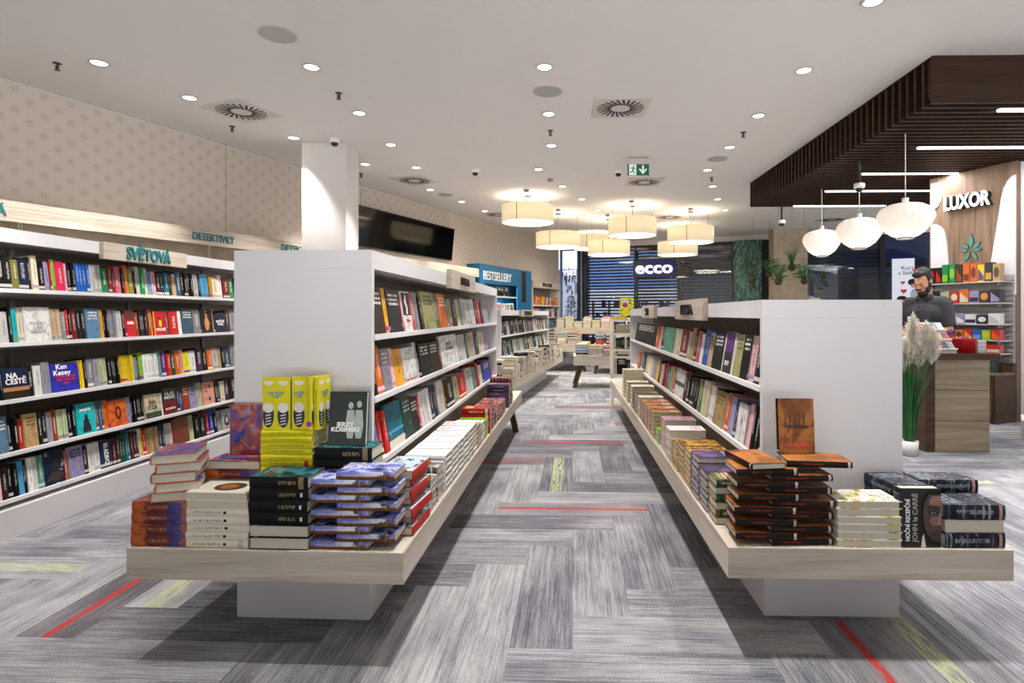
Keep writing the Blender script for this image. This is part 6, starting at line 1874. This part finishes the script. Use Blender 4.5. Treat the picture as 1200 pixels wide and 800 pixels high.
# local axes: faces -y, own left side is +x
body = MB()
hd = Matrix.Translation((0, -0.035, 1.60)) @ Matrix.Rotation(R(30), 4, 'X')       # head bent forward
def HB(c, r, n=20): body.ball(c, r, n, 0, hd)
HB((0, 0.02, 0.115), (0.077, 0.098, 0.1)); HB((0, -0.022, 0.06), (0.064, 0.078, 0.09)); HB((0, -0.045, 0.0), (0.048, 0.05, 0.045))
HB((0, -0.092, 0.098), (0.045, 0.02, 0.018))
body.tube([(0, -0.098, 0.09), (0, -0.114, 0.06), (0, -0.126, 0.044)], [0.009, 0.013, 0.014], 10, 0, hd); HB((0.012, -0.11, 0.04), 0.010, 10); HB((-0.012, -0.11, 0.04), 0.010, 10)
HB((0, -0.1, 0.005), (0.026, 0.014, 0.009), 12)
for s in (-1, 1):
    body.ball((s * 0.079, 0.012, 0.068), (0.011, 0.024, 0.034), 12, 0, hd)
    HB((s * 0.045, -0.062, 0.045), (0.024, 0.022, 0.022), 12)
cap(body, [(0, 0.015, 1.44), (0, 0.0, 1.56), (0, -0.02, 1.64)], [0.062, 0.056, 0.054])
cap(body, [(0, 0, 0.98), (0, 0.0, 1.15), (0, 0.005, 1.3), (0, 0.01, 1.41)], [0.14, 0.13, 0.145, 0.105])
cap(body, [(-0.17, 0.01, 1.42), (0.17, 0.01, 1.42)], [0.066, 0.066]); cap(body, [(-0.07, 0, 0.95), (0.07, 0, 0.95)], [0.115, 0.115])
def arm(s, elbow, wrist):
    cap(body, [(s * 0.185, 0.01, 1.41), elbow, wrist], [0.056, 0.043, 0.029])
    e, w_ = Vector(elbow), Vector(wrist)
    d = (w_ - e).normalized(); side = Vector((0, 0, 1)).cross(d).normalized(); upv = d.cross(side)
    palm = w_ + d * 0.045
    pm = Matrix((( d.x, side.x, upv.x, palm.x), (d.y, side.y, upv.y, palm.y), (d.z, side.z, upv.z, palm.z), (0, 0, 0, 1)))
    body.ball((0, 0, 0), (0.052, 0.041, 0.018), 16, 0, pm)
    for k, (off, ln) in enumerate(((-0.03, 0.066), (-0.01, 0.078), (0.011, 0.073), (0.031, 0.058))):
        b = palm + d * 0.036 + side * off
        m1 = b + d * ln * 0.5 - upv * 0.008
        m2 = b + d * ln * 0.78 - upv * 0.03
        m3 = b + d * ln * 0.8 - upv * 0.052
        cap(body, [b, m1, m2, m3], [0.0095, 0.009, 0.0082, 0.0072], 8)
    tb = palm - d * 0.022 + side * (0.03 * -s)
    cap(body, [tb, tb + side * (-s * 0.026) + d * 0.03 - upv * 0.01, tb + side * (-s * 0.022) + d * 0.06 - upv * 0.024], [0.012, 0.0105, 0.009], 8)
arm(1, (0.25, -0.03, 1.14), (0.13, -0.25, 1.075)); arm(-1, (-0.25, -0.04, 1.14), (-0.1, -0.25, 1.06))
for s in (-1, 1):
    cap(body, [(s * 0.095, 0, 0.92), (s * 0.1, -0.01, 0.5), (s * 0.105, 0.02, 0.09)], [0.088, 0.056, 0.042])
    cap(body, [(s * 0.108, 0.02, 0.055), (s * 0.12, -0.13, 0.04)], [0.045, 0.034])
remeshed('body', body, SKIN, t, 0.0065, 3)
HAIR = plain('black_hair', '#120e0c', 0.6, vary=0.2)
h = MB()
for c, r in (((0, 0.036, 0.145), (0.083, 0.094, 0.08)), ((0, 0.068, 0.08), (0.08, 0.06, 0.09)), ((0, -0.03, 0.183), (0.062, 0.062, 0.034)), ((0.071, 0.018, 0.115), (0.015, 0.042, 0.055)), ((-0.071, 0.018, 0.115), (0.015, 0.042, 0.055)), ((0.0, -0.07, 0.176), (0.044, 0.026, 0.02)), ((0.03, -0.058, 0.19), (0.03, 0.03, 0.022)), ((-0.03, -0.058, 0.186), (0.03, 0.03, 0.022)), ((0, 0.09, 0.03), (0.06, 0.035, 0.05))):
    h.ball(c, r, 20, 0, hd)
remeshed('hair', h, HAIR, t, 0.007, 2)
bd = MB()
for c, r in (((0, -0.07, -0.035), (0.052, 0.046, 0.05)), ((0.05, -0.03, -0.005), (0.022, 0.045, 0.042)), ((-0.05, -0.03, -0.005), (0.022, 0.045, 0.042)), ((0.066, 0.0, 0.045), (0.013, 0.02, 0.045)), ((-0.066, 0.0, 0.045), (0.013, 0.02, 0.045)), ((0, -0.108, 0.022), (0.03, 0.012, 0.008)), ((0, -0.06, -0.06), (0.04, 0.04, 0.035))):
    bd.ball(c, r, 18, 0, hd)
remeshed('beard', bd, HAIR, t, 0.006, 2)
ey = MB()
for s in (-1, 1):
    ey.tube([(s * 0.014, -0.104, 0.102), (s * 0.032, -0.104, 0.107), (s * 0.052, -0.09, 0.1)], [0.004, 0.0055, 0.003], 8, 0, hd)
    ey.ball((s * 0.03, -0.094, 0.078), (0.014, 0.006, 0.004), 10, 0, hd)
ey.build('brows_and_lashes', HAIR, t)
def cloth(name, a, b):
    tt_ = NT(name)
    f, _ = tt_.noise(tt_.scale(tt_.tex('Object'), (9, 9, 4)), 1.0, 4)
    tt_.color(tt_.mix(f, lin(a), lin(b))); tt_.rough(0.85); tt_.bump(f, 0.5, 0.02)
    return tt_.m
SHIRT = cloth('dark_grey_shirt', '#2e2e34', '#4a4a52')
s_ = MB()
cap(s_, [(0, 0, 0.86), (0, 0, 1.0), (0, 0.0, 1.15), (0, 0.005, 1.3), (0, 0.01, 1.41)], [0.152, 0.158, 0.15, 0.162, 0.118])
cap(s_, [(-0.172, 0.01, 1.42), (0.172, 0.01, 1.42)], [0.079, 0.079])
cap(s_, [(-0.1, 0.01, 1.3), (0.1, 0.01, 1.3)], [0.13, 0.13]); cap(s_, [(-0.06, 0.0, 0.9), (0.06, 0.0, 0.9)], [0.135, 0.135])
for q in (-1, 1):
    s_.tube([(q * 0.185, 0.01, 1.42), (q * 0.222, -0.008, 1.27), (q * 0.245, -0.022, 1.165)], [0.078, 0.071, 0.068], 18)
s_.tube([(0, 0.018, 1.455), (0, 0.008, 1.5)], [0.09, 0.074], 20)
shirt = remeshed('shirt', s_, SHIRT, t, 0.008, 3)
co = MB()
for q in (-1, 1):
    co.add([(q * 0.004, -0.098, 1.478), (q * 0.05, -0.105, 1.43), (q * 0.1, -0.055, 1.475), (q * 0.072, -0.03, 1.525), (q * 0.004, -0.09, 1.486), (q * 0.05, -0.097, 1.438), (q * 0.1, -0.047, 1.483), (q * 0.072, -0.022, 1.533)],
           [(0, 1, 2, 3), (7, 6, 5, 4), (0, 4, 5, 1), (1, 5, 6, 2), (2, 6, 7, 3), (3, 7, 4, 0)], 0, True)
co.build('collar', SHIRT, shirt)
bt = MB()
for z in (1.38, 1.3, 1.22, 1.14):
    bt.ball((0, -0.152 - (1.3 - abs(z - 1.3)) * 0.004, z), (0.006, 0.004, 0.006), 10)
bt.build('buttons', M_['black'], shirt)
MB().box(-0.11, -0.05, -0.168, -0.158, 1.25, 1.275).build('name_badge', M_['shelf_white'], shirt)
tr_ = MB()
for q in (-1, 1):
    tr_.tube([(q * 0.09, 0, 0.95), (q * 0.097, -0.005, 0.7), (q * 0.1, -0.01, 0.5), (q * 0.105, 0.02, 0.075)], [0.125, 0.098, 0.08, 0.075], 18)
cap(tr_, [(-0.06, 0, 0.93), (0.06, 0, 0.93)], [0.128, 0.128])
remeshed('trousers', tr_, plain('black_trousers', '#17171b', 0.8), t, 0.01, 2)
sh_ = MB()
for q in (-1, 1):
    cap(sh_, [(q * 0.108, 0.03, 0.05), (q * 0.12, -0.14, 0.042)], [0.052, 0.042])
remeshed('shoes', sh_, M_['black'], t, 0.009, 2)
t = thing('reading_tablet', 'white tablet held in both hands by the shopkeeper', 'tablet', Matrix.Translation((PX, PY, 0)) @ Matrix.Rotation(R(-60), 4, 'Z') @ Matrix.Translation((0.015, -0.335, 1.045)) @ Matrix.Rotation(R(-28), 4, 'X'))
MB().box(-0.13, 0.13, -0.075, 0.09, 0, 0.01).build('casing', M_['shelf_white'], t); MB().box(-0.118, 0.118, -0.063, 0.078, 0.0101, 0.011).build('display', M_['black'], t)
print('BOOKS', NBOOK[0], 'OBJECTS', len(bpy.data.objects))
